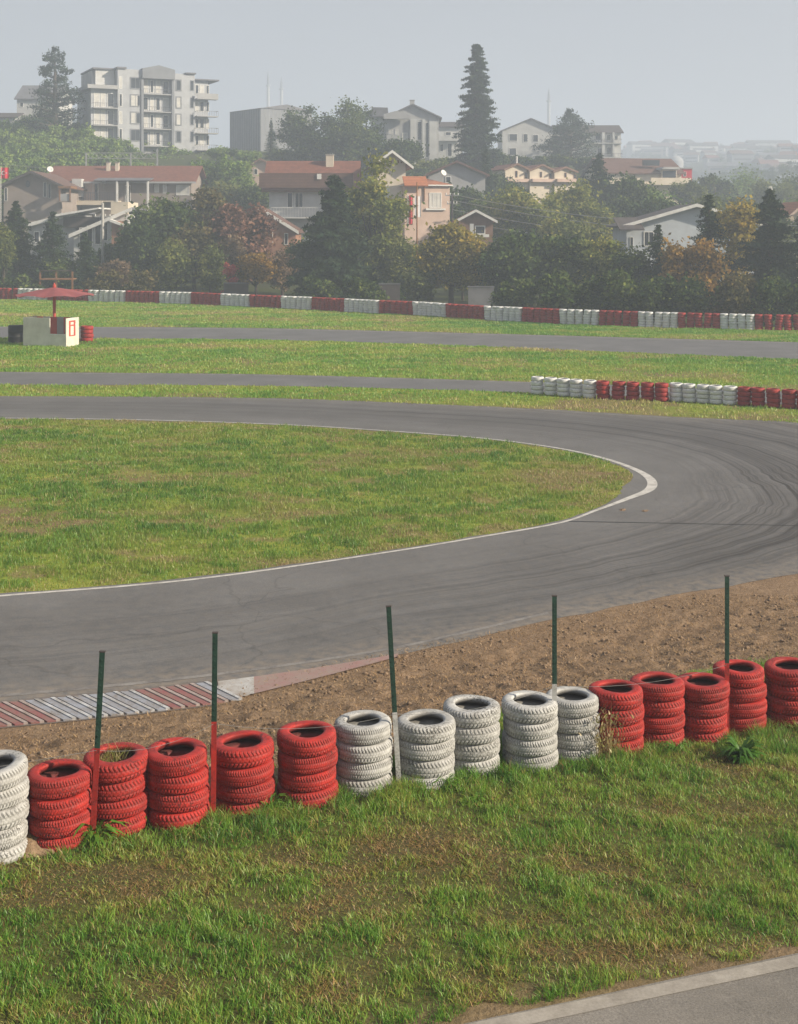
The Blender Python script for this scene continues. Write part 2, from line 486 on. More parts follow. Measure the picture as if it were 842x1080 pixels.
def asphalt_material(name, base, skid=True):
    m, t, out = nt(name)
    p = N(t, 'ShaderNodeBsdfPrincipled'); t.links.new(p.outputs[0], out.inputs[0]); p.inputs['Specular IOR Level'].default_value = 0.35
    tc = N(t, 'ShaderNodeTexCoord'); v = tc.outputs['Object']
    uv = N(t, 'ShaderNodeAttribute', attribute_name='trk').outputs['Vector']
    n1 = noise(t, v, 0.5, 4); n2 = noise(t, v, 60, 3, 0.8); n3 = noise(t, v, 5, 5, 0.6)
    b2 = tuple(x * 0.72 for x in base); b3 = tuple(x * 1.22 for x in base)
    r = ramp(t, [(0.3, b2), (0.7, b3)]); t.links.new(mathn(t, 'ADD', mathn(t, 'MULTIPLY', n1, 0.6), mathn(t, 'MULTIPLY', n3, 0.4)), r.inputs[0])
    g = ramp(t, [(0.3, 0.62), (0.7, 1.38)]); t.links.new(n2, g.inputs[0])
    col = mixc(t, 1.0, r.outputs[0], g.outputs[0], 'MULTIPLY')
    if skid:
        rub = N(t, 'ShaderNodeAttribute', attribute_name='rub').outputs['Fac']
        s1 = noise(t, mapped(t, uv, (0.018, 1.1, 1)), 1.0, 5, 0.7, 0.08)
        s2 = noise(t, mapped(t, uv, (0.022, 5.5, 1)), 1.0, 4, 0.75, 0.12)
        k1 = ramp(t, [(0.36, 0.0), (0.64, 1.0)]); t.links.new(s1, k1.inputs[0])
        k2 = ramp(t, [(0.47, 0.0), (0.60, 1.0)]); t.links.new(s2, k2.inputs[0])
        f = mathn(t, 'MULTIPLY', rub, mathn(t, 'ADD', mathn(t, 'MULTIPLY', k1.outputs[0], 0.70), mathn(t, 'MULTIPLY', k2.outputs[0], 0.50)), True)
        col = mixc(t, f, col, (0.022, 0.021, 0.022))
        s3 = noise(t, mapped(t, uv, (0.03, 2.4, 1), (7, 3, 0)), 1.0, 4, 0.7)
        k3 = ramp(t, [(0.52, 0.0), (0.72, 1.0)]); t.links.new(s3, k3.inputs[0])
        col = mixc(t, mathn(t, 'MULTIPLY', k3.outputs[0], 0.22), col, (0.20, 0.185, 0.165))
        vo = N(t, 'ShaderNodeTexVoronoi', feature='DISTANCE_TO_EDGE'); vo.inputs['Scale'].default_value = 0.16
        wn = N(t, 'ShaderNodeTexNoise'); wn.inputs['Scale'].default_value = 0.9; t.links.new(v, wn.inputs['Vector'])
        wv_ = N(t, 'ShaderNodeVectorMath', operation='MULTIPLY_ADD'); wv_.inputs[1].default_value = (1.6, 1.6, 0); t.links.new(wn.outputs['Color'], wv_.inputs[0]); t.links.new(v, wv_.inputs[2]); t.links.new(wv_.outputs[0], vo.inputs['Vector'])
        ck = ramp(t, [(0.0015, 0.30), (0.0035, 0.0)]); t.links.new(vo.outputs['Distance'], ck.inputs[0])
        col = mixc(t, ck.outputs[0], col, (0.02, 0.019, 0.018))
        dust = N(t, 'ShaderNodeAttribute', attribute_name='dust').outputs['Fac']
        dn = ramp(t, [(0.35, 0.0), (0.65, 1.0)]); t.links.new(n3, dn.inputs[0])
        col = mixc(t, mathn(t, 'MULTIPLY', dust, dn.outputs[0]), col, (0.23, 0.19, 0.15))
    t.links.new(col, p.inputs['Base Color'])
    rr = ramp(t, [(0.3, 0.7), (0.7, 0.92)]); t.links.new(n3, rr.inputs[0]); t.links.new(rr.outputs[0], p.inputs['Roughness'])
    b = N(t, 'ShaderNodeBump'); b.inputs['Strength'].default_value = 0.35; b.inputs['Distance'].default_value = 0.008
    t.links.new(n2, b.inputs['Height']); t.links.new(b.outputs[0], p.inputs['Normal'])
    return m


def paint_material(name, c, worn, amount=0.45, scale=5):
    m, t, out = nt(name)
    p = N(t, 'ShaderNodeBsdfPrincipled'); t.links.new(p.outputs[0], out.inputs[0]); p.inputs['Roughness'].default_value = 0.8
    tc = N(t, 'ShaderNodeTexCoord')
    n1 = noise(t, tc.outputs['Object'], scale, 6, 0.7); n2 = noise(t, tc.outputs['Object'], 40, 3, 0.7)
    r = ramp(t, [(amount - 0.12, 0.0), (amount + 0.12, 1.0)]); t.links.new(mathn(t, 'ADD', mathn(t, 'MULTIPLY', n1, 0.7), mathn(t, 'MULTIPLY', n2, 0.3)), r.inputs[0])
    t.links.new(mixc(t, r.outputs[0], worn, c), p.inputs['Base Color'])
    return m


M['ground'] = ground_material()
M['track'] = asphalt_material('race_asphalt', (0.128, 0.126, 0.126))
M['road'] = asphalt_material('road_asphalt', (0.165, 0.152, 0.136), False)
M['farroad'] = asphalt_material('far_asphalt', (0.135, 0.132, 0.134), False)
M['line'] = paint_material('white_line_paint', (0.52, 0.50, 0.47), (0.20, 0.185, 0.17), 0.42, 3)
M['line_faint'] = paint_material('faint_line_paint', (0.25, 0.235, 0.22), (0.11, 0.10, 0.096), 0.52, 2)
M['kerb_white'] = paint_material('kerb_white_paint', (0.46, 0.47, 0.49), (0.21, 0.19, 0.17), 0.48, 5)
M['kerb_red'] = paint_material('kerb_red_paint', (0.25, 0.085, 0.085), (0.20, 0.15, 0.13), 0.40, 4)
M['kerb_pink'] = paint_material('kerb_pale_red_paint', (0.27, 0.15, 0.14), (0.25, 0.20, 0.17), 0.50, 3)
M['kerb_maroon'] = paint_material('kerb_maroon_paint', (0.23, 0.080, 0.080), (0.20, 0.15, 0.12), 0.46, 5)
M['kerb_slate'] = paint_material('kerb_slate_paint', (0.27, 0.29, 0.34), (0.19, 0.16, 0.135), 0.46, 5)
M['kerb_pale'] = paint_material('kerb_pale_paint', (0.40, 0.33, 0.32), (0.22, 0.18, 0.15), 0.50, 5)
M['kerb_base'] = paint_material('kerb_concrete', (0.10, 0.095, 0.095), (0.17, 0.13, 0.10), 0.5, 3)

# ------------------------------------------------------------------ the ground sheet


def axis(fine0, fine1, step, lo, hi, grow):
    a = list(np.arange(fine0, fine1, step)); x = a[-1]; d = step
    while x < hi: d *= grow; x += d; a.append(x)
    b = []; x = fine0; d = step
    while x > lo: d *= grow; x -= d; b.append(x)
    return np.array(b[::-1] + a)


XS = axis(-9.0, 12.0, 0.075, -2600, 2600, 1.075)
YS = axis(9.6, 27.0, 0.075, -40, 3200, 1.035)
GX, GY = np.meshgrid(XS, YS)
GZ = ground_z(GX, GY)
S_, T_ = st_of(GX, GY)
# where the bare soil lies between the tyre row and the track
d_edge_n = 0.55 + 0.5 * (fbm(GX * 0.9, GY * 0.9, 21) - 0.5) + 1.7 * sstep(4.2, 7.0, T_) * (0.4 + 1.1 * fbm(GX * 0.8, GY * 0.8, 31))


def dirt_mask(x, y):
    s, t = st_of(x, y)
    e = 0.45 + 0.5 * (fbm(x * 0.9, y * 0.9, 21) - 0.5) + 2.6 * sstep(4.2, 7.0, t) * (0.45 + 0.9 * fbm(x * 0.8, y * 0.8, 31))
    m = sstep(e - 0.25, e + 0.3, s) * (1 - sstep(9.5, 11.5, s))
    return m * (1 - sstep(26, 34, t)) * sstep(-14, -10, t)


PATCH = []   # dry patches of turf (x, y, rx, ry)
for px, py, rx, ry in ((165, 930, 70, 26), (452, 880, 62, 20), (345, 1048, 50, 22), (640, 905, 55, 18), (690, 955, 40, 16), (770, 838, 60, 16), (700, 845, 45, 12),
                       (170, 1050, 40, 20), (560, 965, 60, 14), (300, 905, 40, 14), (585, 1000, 40, 18), (60, 945, 40, 14), (800, 990, 60, 10), (380, 960, 50, 14), (500, 1030, 40, 12), (720, 1000, 45, 12)):
    a = G(px, py, 1.1); PATCH.append((a[0], a[1], rx * a[1] / F, ry * a[1] / F * a[1] / 6.1))


def dead_near(x, y):
    d = np.zeros_like(np.asarray(x, float))
    for a, b, rx, ry in PATCH:
        q = ((x - a) / rx) ** 2 + ((y - b) / ry) ** 2
        d = np.maximum(d, np.exp(-q * 0.9))
    d = d * (0.5 + 0.9 * fbm(x * 3, y * 3, 41))
    n = fbm(x * 1.1, y * 1.6, 44)
    return np.clip(0.85 * d + 0.85 * sstep(0.55, 0.78, n), 0, 1)


def dead_far(x, y):
    n = fbm(x * 0.22, y * 0.42, 51); n2 = fbm(x * 0.9, y * 1.6, 52)
    return np.clip(sstep(0.53, 0.72, n) * 0.75 + sstep(0.57, 0.75, n2) * 0.7, 0, 1)


# road on the near plateau, lower right
def road_edge_y(x): return 10.29 + 0.396 * (x - 0.735)


DIRT = dirt_mask(GX, GY)
roadside = sstep(0.55, 0.05, GY - road_edge_y(GX)) * (S_ < 0)
DIRT = np.clip(np.maximum(DIRT, 0.75 * roadside * (0.4 + 0.9 * fbm(GX * 3, GY * 3, 61))), 0, 1)
clod = (fbm(GX * 2.2, GY * 2.2, 71) - 0.5) * 0.09 + (fbm(GX * 6.0, GY * 6.0, 73, 3) - 0.5) * 0.13
near_zone = (1 - sstep(24, 27, GY)) * sstep(-9, -8.2, GX) * (1 - sstep(11, 12, GX))
def s_edge(t): return np.interp(t, [-10, 0.5, 2.4, 4, 6, 16.7, 20], [5.9, 6.0, 6.1, 6.6, 6.9, 8.0, 9.0])


sedge = 1 - sstep(-1.0, -0.35, S_ - s_edge(T_))
rut = -0.045 * (np.exp(-((S_ - 4.3 - 0.25 * np.sin(T_ * 0.5)) / 0.13) ** 2) + np.exp(-((S_ - 3.1 - 0.25 * np.sin(T_ * 0.5)) / 0.13) ** 2)) * (0.4 + 0.6 * np.sin(T_ * 26))
furrow = rut + 0.030 * np.sin((S_ * 0.85 + T_ * 0.55) * 9 + 3 * fbm(GX, GY, 77)) * sstep(0.45, 0.62, fbm(GX * 0.7, GY * 0.7, 78))
GZ = GZ + DIRT * near_zone * sedge * (clod + furrow) * (S_ > 0)
GZ = GZ + (1 - DIRT) * near_zone * (S_ < 0.6) * (GY > road_edge_y(GX) + 0.25) * (fbm(GX * 1.7, GY * 1.7, 81) - 0.42) * 0.09
DEAD = np.where(GY < 24, dead_near(GX, GY), dead_far(GX, GY))
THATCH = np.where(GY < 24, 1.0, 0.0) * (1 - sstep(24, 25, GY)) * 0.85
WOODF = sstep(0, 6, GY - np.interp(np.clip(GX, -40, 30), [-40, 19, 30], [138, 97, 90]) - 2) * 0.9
ny, nx = GX.shape
idx = np.arange(nx * ny).reshape(ny, nx)
quads = np.stack([idx[:-1, :-1], idx[:-1, 1:], idx[1:, 1:], idx[1:, :-1]], -1).reshape(-1, 4)
g = npmesh('ground', np.stack([GX, GY, GZ], -1).reshape(-1, 3), np.full(len(quads), 4), quads.ravel(), M['ground'],
           {'dirt': ('FLOAT', 'POINT', DIRT), 'dead': ('FLOAT', 'POINT', DEAD), 'thatch': ('FLOAT', 'POINT', THATCH), 'wood': ('FLOAT', 'POINT', WOODF)}, smooth=True)
tag(g, 'turf and bare brown soil ground running back to the hazy hills', 'ground', kind='structure')


# ------------------------------------------------------------------ strips of paving
def strip(name, L, Rr, mat, z=0.006, rows=1, attrs=None, zf=None):
    L = np.asarray(L); Rr = np.asarray(Rr); n = len(L)
    V = []
    for k in range(rows + 1):
        p = L + (Rr - L) * (k / rows)
        zz = np.full(n, z) if zf is None else zf(p[:, 0], p[:, 1]) + z
        V.append(np.column_stack([p, zz]))
    V = np.concatenate(V)
    q = []
    for k in range(rows):
        a = np.arange(n - 1) + k * n
        q.append(np.stack([a, a + 1, a + n + 1, a + n], -1))
    q = np.concatenate(q)
    # face up
    v0 = V[q[0]]; nz = np.cross(v0[1] - v0[0], v0[2] - v0[0])[2]
    if nz < 0: q = q[:, ::-1]
    return npmesh(name, V, np.full(len(q), 4), q.ravel(), mat, attrs)


rows = 12
U = np.tile(ULEN, rows + 1)
width = np.linalg.norm(OUTs - GRASS_EDGE, axis=1)
VV = np.concatenate([width * k / rows for k in range(rows + 1)])
fr = np.concatenate([np.full(NS, k / rows) for k in range(rows + 1)])
corner = np.tile(APEXW, rows + 1)
after = np.tile(sstep(ULEN[apex_i] - 16, ULEN[apex_i], ULEN), rows + 1)
rub = np.clip((0.30 + 0.75 * corner + 0.25 * after) * np.clip(1.25 - np.abs(fr - (0.60 + 0.05 * corner)) / 0.42, 0.05, 1), 0, 1)
rub *= sstep(0.0, 0.18, fr)
dust = sstep(0.80, 1.0, fr) * 0.75 * (1 - 0.5 * after) + 0.12
track = strip('race_track', GRASS_EDGE, OUTs + (OUTs - GRASS_EDGE) * (0.02 * (vnoise(ULEN * 1.7, ULEN * 0, 8) - 0.3))[:, None], M['track'], 0.006, rows,
              {'trk': ('FLOAT_VECTOR', 'POINT', np.stack([U, VV, np.zeros_like(U)], -1)), 'rub': ('FLOAT', 'POINT', rub), 'dust': ('FLOAT', 'POINT', dust)})
tag(track, 'grey asphalt hairpin of the kart track with dark tyre marks', 'track', kind='structure')
i0, i1 = 0, NS
lw = 0.10 + 0.20 * np.exp(-((ULEN - ULEN[apex_i] - 0.5) / 6.0) ** 2)
o = strip('edge_line', INs + ACR * (lw[:, None] - 0.04), INs - ACR * 0.05, M['line'], 0.011)
tag(o, 'white painted line along the inside of the hairpin', 'line', kind='structure')
i_end = int(np.argmin(np.abs(OUTs[:, 0] - G(590, 651)[0]) + (np.arange(NS) > apex_i) * 99))
o = strip('edge_line', OUTs[:i_end] + ACR[:i_end] * 0.30, OUTs[:i_end] + ACR[:i_end] * 0.42, M['line_faint'], 0.011)
tag(o, 'faint worn line along the outside edge of the near straight', 'line', kind='structure')
o = strip('edge_line', OUTs[apex_i + 20:] + ACR[apex_i + 20:] * 0.25, OUTs[apex_i + 20:] + ACR[apex_i + 20:] * 0.40, M['line_faint'], 0.011)
tag(o, 'faint worn line along the far outside edge of the hairpin', 'line', kind='structure')
# expansion joint across the corner
ja = G(600, 550.5); jb = G(842, 555)
o = strip('asphalt_joint', [ja, (ja + jb) / 2, jb + (jb - ja) * 0.9], [ja + (0, .07), (ja + jb) / 2 + (0, .05), jb + (jb - ja) * 0.9 + (0, .05)], simple('joint_tar', (0.02, 0.02, 0.02)), 0.010)
tag(o, 'dark tarred joint crossing the corner asphalt', 'joint', kind='structure')


def px_strip(name, top, bot, mat, z=0.006, ext=60, attrs=None):
    a = [G(*q) for q in top]; b = [G(*q) for q in bot]
    a = [a[0] + (a[0] - a[1]) / np.linalg.norm(a[0] - a[1]) * ext] + a + [a[-1] + (a[-1] - a[-2]) / np.linalg.norm(a[-1] - a[-2]) * ext]
    b = [b[0] + (b[0] - b[1]) / np.linalg.norm(b[0] - b[1]) * ext] + b + [b[-1] + (b[-1] - b[-2]) / np.linalg.norm(b[-1] - b[-2]) * ext]
    return strip(name, catmull(a, 10), catmull(b, 10), mat, z, 2, attrs)


MIDT = [(0, 392.3), (280, 395), (560, 403), (842, 413.5)]; MIDB = [(0, 406), (280, 407), (560, 414.3), (842, 428)]
FART = [(0, 344.5), (140, 345), (280, 346.2), (520, 352), (842, 361)]; FARB = [(0, 357), (140, 357.4), (280, 358.4), (520, 366), (842, 379)]
o = px_strip('track_straight', MIDT, MIDB, M['farroad']); tag(o, 'grey track straight beyond the hairpin, ending behind the tyre wall', 'track', kind='structure')
o = px_strip('track_straight', FART, FARB, M['farroad']); tag(o, 'farthest grey track straight below the long tyre barrier', 'track', kind='structure')
for nm, e, off, lab in (('edge_line', MIDT, 0.5, 'pale line on the far side of the middle straight'), ('edge_line', FART, 0.6, 'pale line on the far side of the farthest straight')):
    a = [(x, y + off) for x, y in e]; b = [(x, y + off + 0.9) for x, y in e]
    o = px_strip(nm, a, b, M['line_faint'], 0.011); tag(o, lab, 'line', kind='structure')
# front road on the plateau (planar there)
xs = np.linspace(-12, 16, 60)
e = np.column_stack([xs, road_edge_y(xs)])
wob = 0.03 * (vnoise(xs * 2, xs * 0, 3) - 0.5)
pz = lambda x, y: plateau(st_of(x, y)[1])
fl = dict(trk=('FLOAT_VECTOR', 'POINT', np.zeros((120, 3))))
o = strip('service_road', e + np.column_stack([0 * xs, wob]), e - (0, 5.0), M['road'], 0.008, 1, fl, pz)
tag(o, 'grey asphalt road at the bottom right corner', 'road', kind='structure')
o = strip('edge_line', e - (0, 0.03), e - (0, 0.20), paint_material('road_line_paint', (0.31, 0.285, 0.25), (0.19, 0.17, 0.145), 0.48, 4), 0.013, 1, None, pz)
tag(o, 'pale edge line along the front road', 'line', kind='structure')

# ------------------------------------------------------------------ kerb on the outer edge of the near straight
ka = OUTs.copy()
ku = np.concatenate(([0], np.cumsum(np.linalg.norm(np.diff(OUTs, axis=0), axis=1))))


def kpos(px):
    j = np.arange(NS) < apex_i
    pr = OUTs[:, 0] / OUTs[:, 1] * F + CX
    return float(np.interp(px, pr[j], ku[j]))


def kpt(u, d):
    p = np.array([np.interp(u, ku, OUTs[:, 0]), np.interp(u, ku, OUTs[:, 1])])
    a = np.array([np.interp(u, ku, ACR[:, 0]), np.interp(u, ku, ACR[:, 1])])
    return p - a * d


us = np.linspace(kpos(-140), kpos(232), 60)
o = strip('kerb_base', [kpt(u, -0.12) for u in us], [kpt(u, 1.02) for u in us], M['kerb_base'], 0.010)
tag(o, 'dark concrete bed of the slatted kerb', 'kerb', kind='structure')
root = empty('rumble_kerb', (0, 0, 0)); tag(root, 'red and white slatted rumble kerb beside the dirt strip', 'kerb', kind='structure')
u = kpos(-130); k = 0
bounds = [kpos(p) for p in (-60, 22, 128, 200)]
while u < kpos(208):
    blk = sum(u > b for b in bounds)
    mat, edge = (M['kerb_maroon'], M['kerb_pale']) if blk in (1, 3) else (M['kerb_slate'], M['kerb_white'])
    for (du, wv, hh, mm) in ((0, 0.125, 0.022, mat), (0.127, 0.062, 0.035, edge)):
        b = MB()
        sk = 0.55
        q = [kpt(u + du, 0.02), kpt(u + du + wv, 0.02), kpt(u + du + wv + sk, 0.98), kpt(u + du + sk, 0.98)]
        v = [(p[0], p[1], 0.012) for p in q] + [(p[0], p[1], 0.012 + hh) for p in q]
        b.v = v; b.f = [[3, 2, 1, 0], [4, 5, 6, 7], [0, 1, 5, 4], [1, 2, 6, 5], [2, 3, 7, 6], [3, 0, 4, 7]]; b.m = [0] * 6
        b.build('slat', mm, root)
    u += 0.235; k += 1
us = np.linspace(kpos(230), kpos(268), 10)
o = strip('flat_kerb', [kpt(u, 0.02) for u in us], [kpt(u, w_) for u, w_ in zip(us, (.3, .62, .8, .9, .86, .9, .84, .86, .8, .8))], paint_material('slab_paint', (0.42, 0.42, 0.42), (0.24, 0.20, 0.165), 0.50, 2.2), 0.022); tag(o, 'worn white flat kerb slab after the slatted kerb', 'kerb', kind='structure')
us = np.linspace(kpos(268), kpos(420), 30)
tp = np.linspace(0.80, 0.18, 30)
o = strip('flat_kerb', [kpt(u, 0.02) for u in us], [kpt(u, w_) for u, w_ in zip(us, tp)], M['kerb_pink'], 0.022); tag(o, 'faded red flat kerb tapering along the track edge', 'kerb', kind='structure')

# ------------------------------------------------------------------ tyres


def tyre_mesh(name, Rt, w, n, mat, detailed=True, seed=0, kblk=58):
    """one tyre lying flat, axis z, centred on z=0; real tread blocks cut in the outline when detailed"""
    rg = np.random.default_rng(seed)
    h = w / 2
    if detailed:
        tz = np.linspace(-0.36 * w, 0.36 * w, 11)
        prof = [(0.66 * Rt, -0.10 * w, 2), (0.585 * Rt, -0.36 * w, 1), (0.605 * Rt, -0.455 * w, 0), (0.68 * Rt, -0.475 * w, 0), (0.80 * Rt, -0.48 * w, 0), (0.89 * Rt, -0.455 * w, 0), (0.932 * Rt, -0.415 * w, 3)]
        prof += [(Rt * (1 - 0.030 * (abs(z) / (0.36 * w)) ** 3.0), z, 4) for z in tz]
        prof += [(r, -z, k) for r, z, k in prof[:7]][::-1]
        prof += [(0.90 * Rt, 0.12 * w, 2), (0.93 * Rt, 0.0, 2), (0.90 * Rt, -0.12 * w, 2)]
    else:
        prof = [(0.62 * Rt, -0.30 * w, 2), (0.64 * Rt, -0.45 * w, 0), (0.82 * Rt, -0.485 * w, 0), (0.95 * Rt, -0.42 * w, 0), (Rt, -0.25 * w, 4), (Rt, 0.25 * w, 4), (0.95 * Rt, 0.42 * w, 0), (0.82 * Rt, 0.485 * w, 0), (0.64 * Rt, 0.45 * w, 0), (0.62 * Rt, 0.30 * w, 2), (0.85 * Rt, 0, 2)]
    P = np.array([(a, b) for a, b, c in prof]); K = np.array([c for a, b, c in prof])
    k = len(P)
    th = np.linspace(0, 2 * math.pi, n, endpoint=False)
    RR = np.repeat(P[None, :, 0], n, 0).copy(); ZZ = np.repeat(P[None, :, 1], n, 0).copy()
    GR = np.zeros((n, k)); BR = np.repeat(np.array([{2: 1.0, 1: 0.35}.get(c, 0.0) for c in K])[None], n, 0)
    if detailed:
        for j in range(k):
            if K[j] == 4:
                zz = P[j, 1]
                ph = th / (2 * math.pi) * kblk + 0.9 * abs(zz) / (0.36 * w) + (0.5 if zz > 0 else 0)
                fr = ph - np.floor(ph)
                cut = (fr < 0.34).astype(float) * (1.0 if abs(zz) > 0.2 * w else 0.45)
                ctr = abs(abs(zz) - 0.145 * w) < 0.04 * w
                if ctr: cut = np.maximum(cut, 0.6)
                if abs(zz) < 0.03 * w: cut = cut * 0.5
                RR[:, j] -= 0.009 * cut; GR[:, j] = cut
            elif K[j] == 3:
                ph = th / (2 * math.pi) * kblk + 0.9 + (0.5 if P[j, 1] > 0 else 0)
                fr = ph - np.floor(ph); cut = (fr < 0.34).astype(float)
                RR[:, j] -= 0.005 * cut; GR[:, j] = cut * 0.7
        sag = 0.006 * np.sin(th * 2 + rg.uniform(0, 6)) + 0.004 * np.sin(th * 3 + rg.uniform(0, 6))
        RR += sag[:, None]
        ZZ += (0.004 * np.sin(th * 2 + rg.uniform(0, 6)))[:, None]
    V = np.stack([RR * np.cos(th)[:, None], RR * np.sin(th)[:, None], ZZ], -1).reshape(-1, 3)
    ii = np.arange(n)[:, None] * k + np.arange(k)[None]
    i2 = np.roll(ii, -1, 0)
    q = np.stack([ii, i2, np.roll(i2, -1, 1), np.roll(ii, -1, 1)], -1).reshape(-1, 4)
    o = npmesh(name, V, np.full(len(q), 4), q.ravel(), mat, {'groove': ('FLOAT', 'POINT', GR), 'bare': ('FLOAT', 'POINT', BR)}, smooth=not detailed)
    if detailed:
        sm = np.repeat(np.array([c in (0, 1, 2) for c in K])[None], n, 0).reshape(-1)
        o.data.polygons.foreach_set('use_smooth', sm)
    me = o.data
    COL.objects.unlink(o); bpy.data.objects.remove(o)
    return me


TR, TW = 0.333, 0.196
NEAR_R = [tyre_mesh('tyre', TR * (1, .99, .975, 1.0)[i], TW, 232, M['red_tyre'], True, i, (58, 46, 66, 77)[i]) for i in range(4)]
NEAR_W = [tyre_mesh('tyre', TR * (1, .99, .975, 1.0)[i], TW, 232, M['white_tyre'], True, 10 + i, (46, 58, 66, 77)[i]) for i in range(4)]
FAR_R = tyre_mesh('tyre', 0.284, 0.19, 28, M['red_far_shaded'], False)
FAR_W = tyre_mesh('tyre', 0.284, 0.19, 28, M['white_far'], False)


def stack(x, y, z, meshes, n, pitch, label, group, jit=0.007, rmin=0.97):
    root = empty('tyre_stack', (x, y, z)); tag(root, label, 'tyre stack', group)
    zc = pitch * 0.52
    lean = np.array((random.uniform(-1, 1), random.uniform(-1, 1))) * jit * 0.7
    for k in range(n):
        t = bpy.data.objects.new('tyre', meshes[random.randrange(len(meshes))])
        link(t, root)
        t.location = (random.uniform(-jit, jit) + lean[0] * k, random.uniform(-jit, jit) + lean[1] * k, zc + pitch * k)
        t.rotation_euler = (R(random.uniform(-.8, .8)), R(random.uniform(-.8, .8)), random.uniform(0, 6.283))
        s = random.uniform(rmin, 1.015); t.scale = (s, s, 1)
    return root


def row_point(px):
    k = (px - CX) / F      # ray through this survey direction meets the row line
    # A + t d with x = k*y
    t = (k * TA[1] - TA[0]) / (TD[0] - k * TD[1])
    return TA + TD * t


NEARGRP = 'tyre stacks in the near row'
near = [
    (-7, 'W', 'white tyre stack at the left end of the near row beside bare soil'),
    (62, 'R', 'red tyre stack between the white stack at left and the first green stake'),
    (123, 'R', 'red tyre stack with dry grass growing out of its hole, beside leftmost stake'),
    (187, 'R', 'red tyre stack on the left of the second green stake'),
    (259, 'R', 'red tyre stack just right of the second green stake'),
    (323, 'R', 'last red tyre stack before the white stacks, second right of second stake'),
    (384, 'W', 'white tyre stack beside the red ones, left of the leaning middle stake'),
    (447, 'W', 'white tyre stack just right of the leaning middle stake'),
    (501, 'W', 'middle one of the five white stacks of the near row'),
    (557, 'W', 'white tyre stack just left of the fourth green stake'),
    (607, 'W', 'white tyre stack behind the fourth green stake, beside red stacks'),
    (649, 'R', 'red tyre stack next to the white ones, with dry stalks in front'),
    (695, 'R', 'red tyre stack second to the right of the white stacks'),
    (738, 'R', 'red tyre stack just left of the rightmost green stake'),
    (785, 'R', 'red tyre stack just right of the rightmost green stake'),
    (830, 'R', 'red tyre stack cut by the right edge of the picture'),
]
NEARPOS = []
for i, (px, c, lab) in enumerate(near):
    p = row_point(px) + TN * (random.uniform(-0.02, 0.02) + (0.06 if px in (123, 259, 384, 501, 607, 695, 785) else -0.05))
    z = float(plateau(st_of(*p)[1])) - 0.02 - (0.05 if i % 3 == 1 else 0.0)
    n = 4
    if px == -7: n = 5; z -= 0.05; p = p - TN * 0.05
    NEARPOS.append((p[0], p[1], z))
    stack(p[0], p[1], z, NEAR_W if c == 'W' else NEAR_R, n, 0.187, lab, NEARGRP)

ORD = ['first', 'second', 'third', 'fourth', 'fifth', 'sixth', 'seventh', 'eighth', 'ninth', 'tenth']
# middle wall: (left px, right px, base py left, base py right, count, colour)
blocks = [(561, 630, 415.8, 421, 5, 'W', 'the left white block'), (630, 708, 421, 424.3, 5, 'R', 'the left red block'), (708, 779, 423.5, 428, 5, 'W', 'the right white block'), (779, 858, 428, 433, 5, 'R', 'the right red block')]
for x0, x1, y0, y1, n, c, nm in blocks:
    for k in range(n):
        f = (k + 0.5) / n
        p = G(x0 + (x1 - x0) * f, y0 + (y1 - y0) * f)
        stack(p[0], p[1] + 0.3, 0, [FAR_W if c == 'W' else FAR_R], 4, 0.186,
              f'{ORD[k]} {"white" if c == "W" else "red"} tyre stack from left in {nm} of the middle barrier', 'tyre stacks in the middle barrier', 0.018, 0.95)
# far wall
FW = [(-40, -5, 'R'), (-5, 18, 'R'), (18, 50, 'W'), (50, 93, 'R'), (93, 132, 'W'), (132, 168, 'R'), (168, 202, 'W'), (202, 233, 'R'), (233, 264, 'W'), (264, 297, 'R'), (297, 329, 'W'), (329, 364, 'R'),
      (364, 400, 'W'), (400, 437, 'R'), (437, 472, 'W'), (472, 512, 'R'), (512, 551, 'W'), (551, 591, 'R'), (591, 632, 'W'), (632, 674, 'R'), (674, 716, 'W'), (716, 761, 'R'), (761, 797, 'W'), (797, 838, 'R'), (838, 878, 'R')]
FBX = [-40, 18, 93, 132, 168, 202, 233, 264, 297, 329, 364, 400, 437, 472, 512, 551, 591, 632, 674, 716, 761, 797, 880]
FBY = [315, 316, 318, 319, 320, 321, 322.5, 324, 325.5, 327, 329, 331, 332.5, 335, 338, 340, 342, 343.5, 345.2, 346.5, 347.6, 348.6, 350]


def wall_xy(px): return G(px, float(np.interp(px, FBX, FBY)))


cnt = {'R': 0, 'W': 0}
for x0, x1, c in FW:
    if x1 < 0 or x0 > 842: continue
    cnt[c] += 1
    a, b = wall_xy(x0), wall_xy(x1)
    n = max(3, int(round(np.linalg.norm(b - a) / 0.585)))
    nm = 'white' if c == 'W' else 'red'
    for k in range(n):
        f = (k + 0.5) / n
        p = a + (b - a) * f
        stack(p[0], p[1] + 0.3, 0.0, [FAR_W if c == 'W' else FAR_R], 6, 0.187,
              f'{ORD[k]} tyre stack from left in the {ORD[cnt[c]-1] if cnt[c] <= 10 else "eleventh" if cnt[c] == 11 else "twelfth"} {nm} block of the far barrier', 'tyre stacks in the far barrier', 0.022, 0.95)

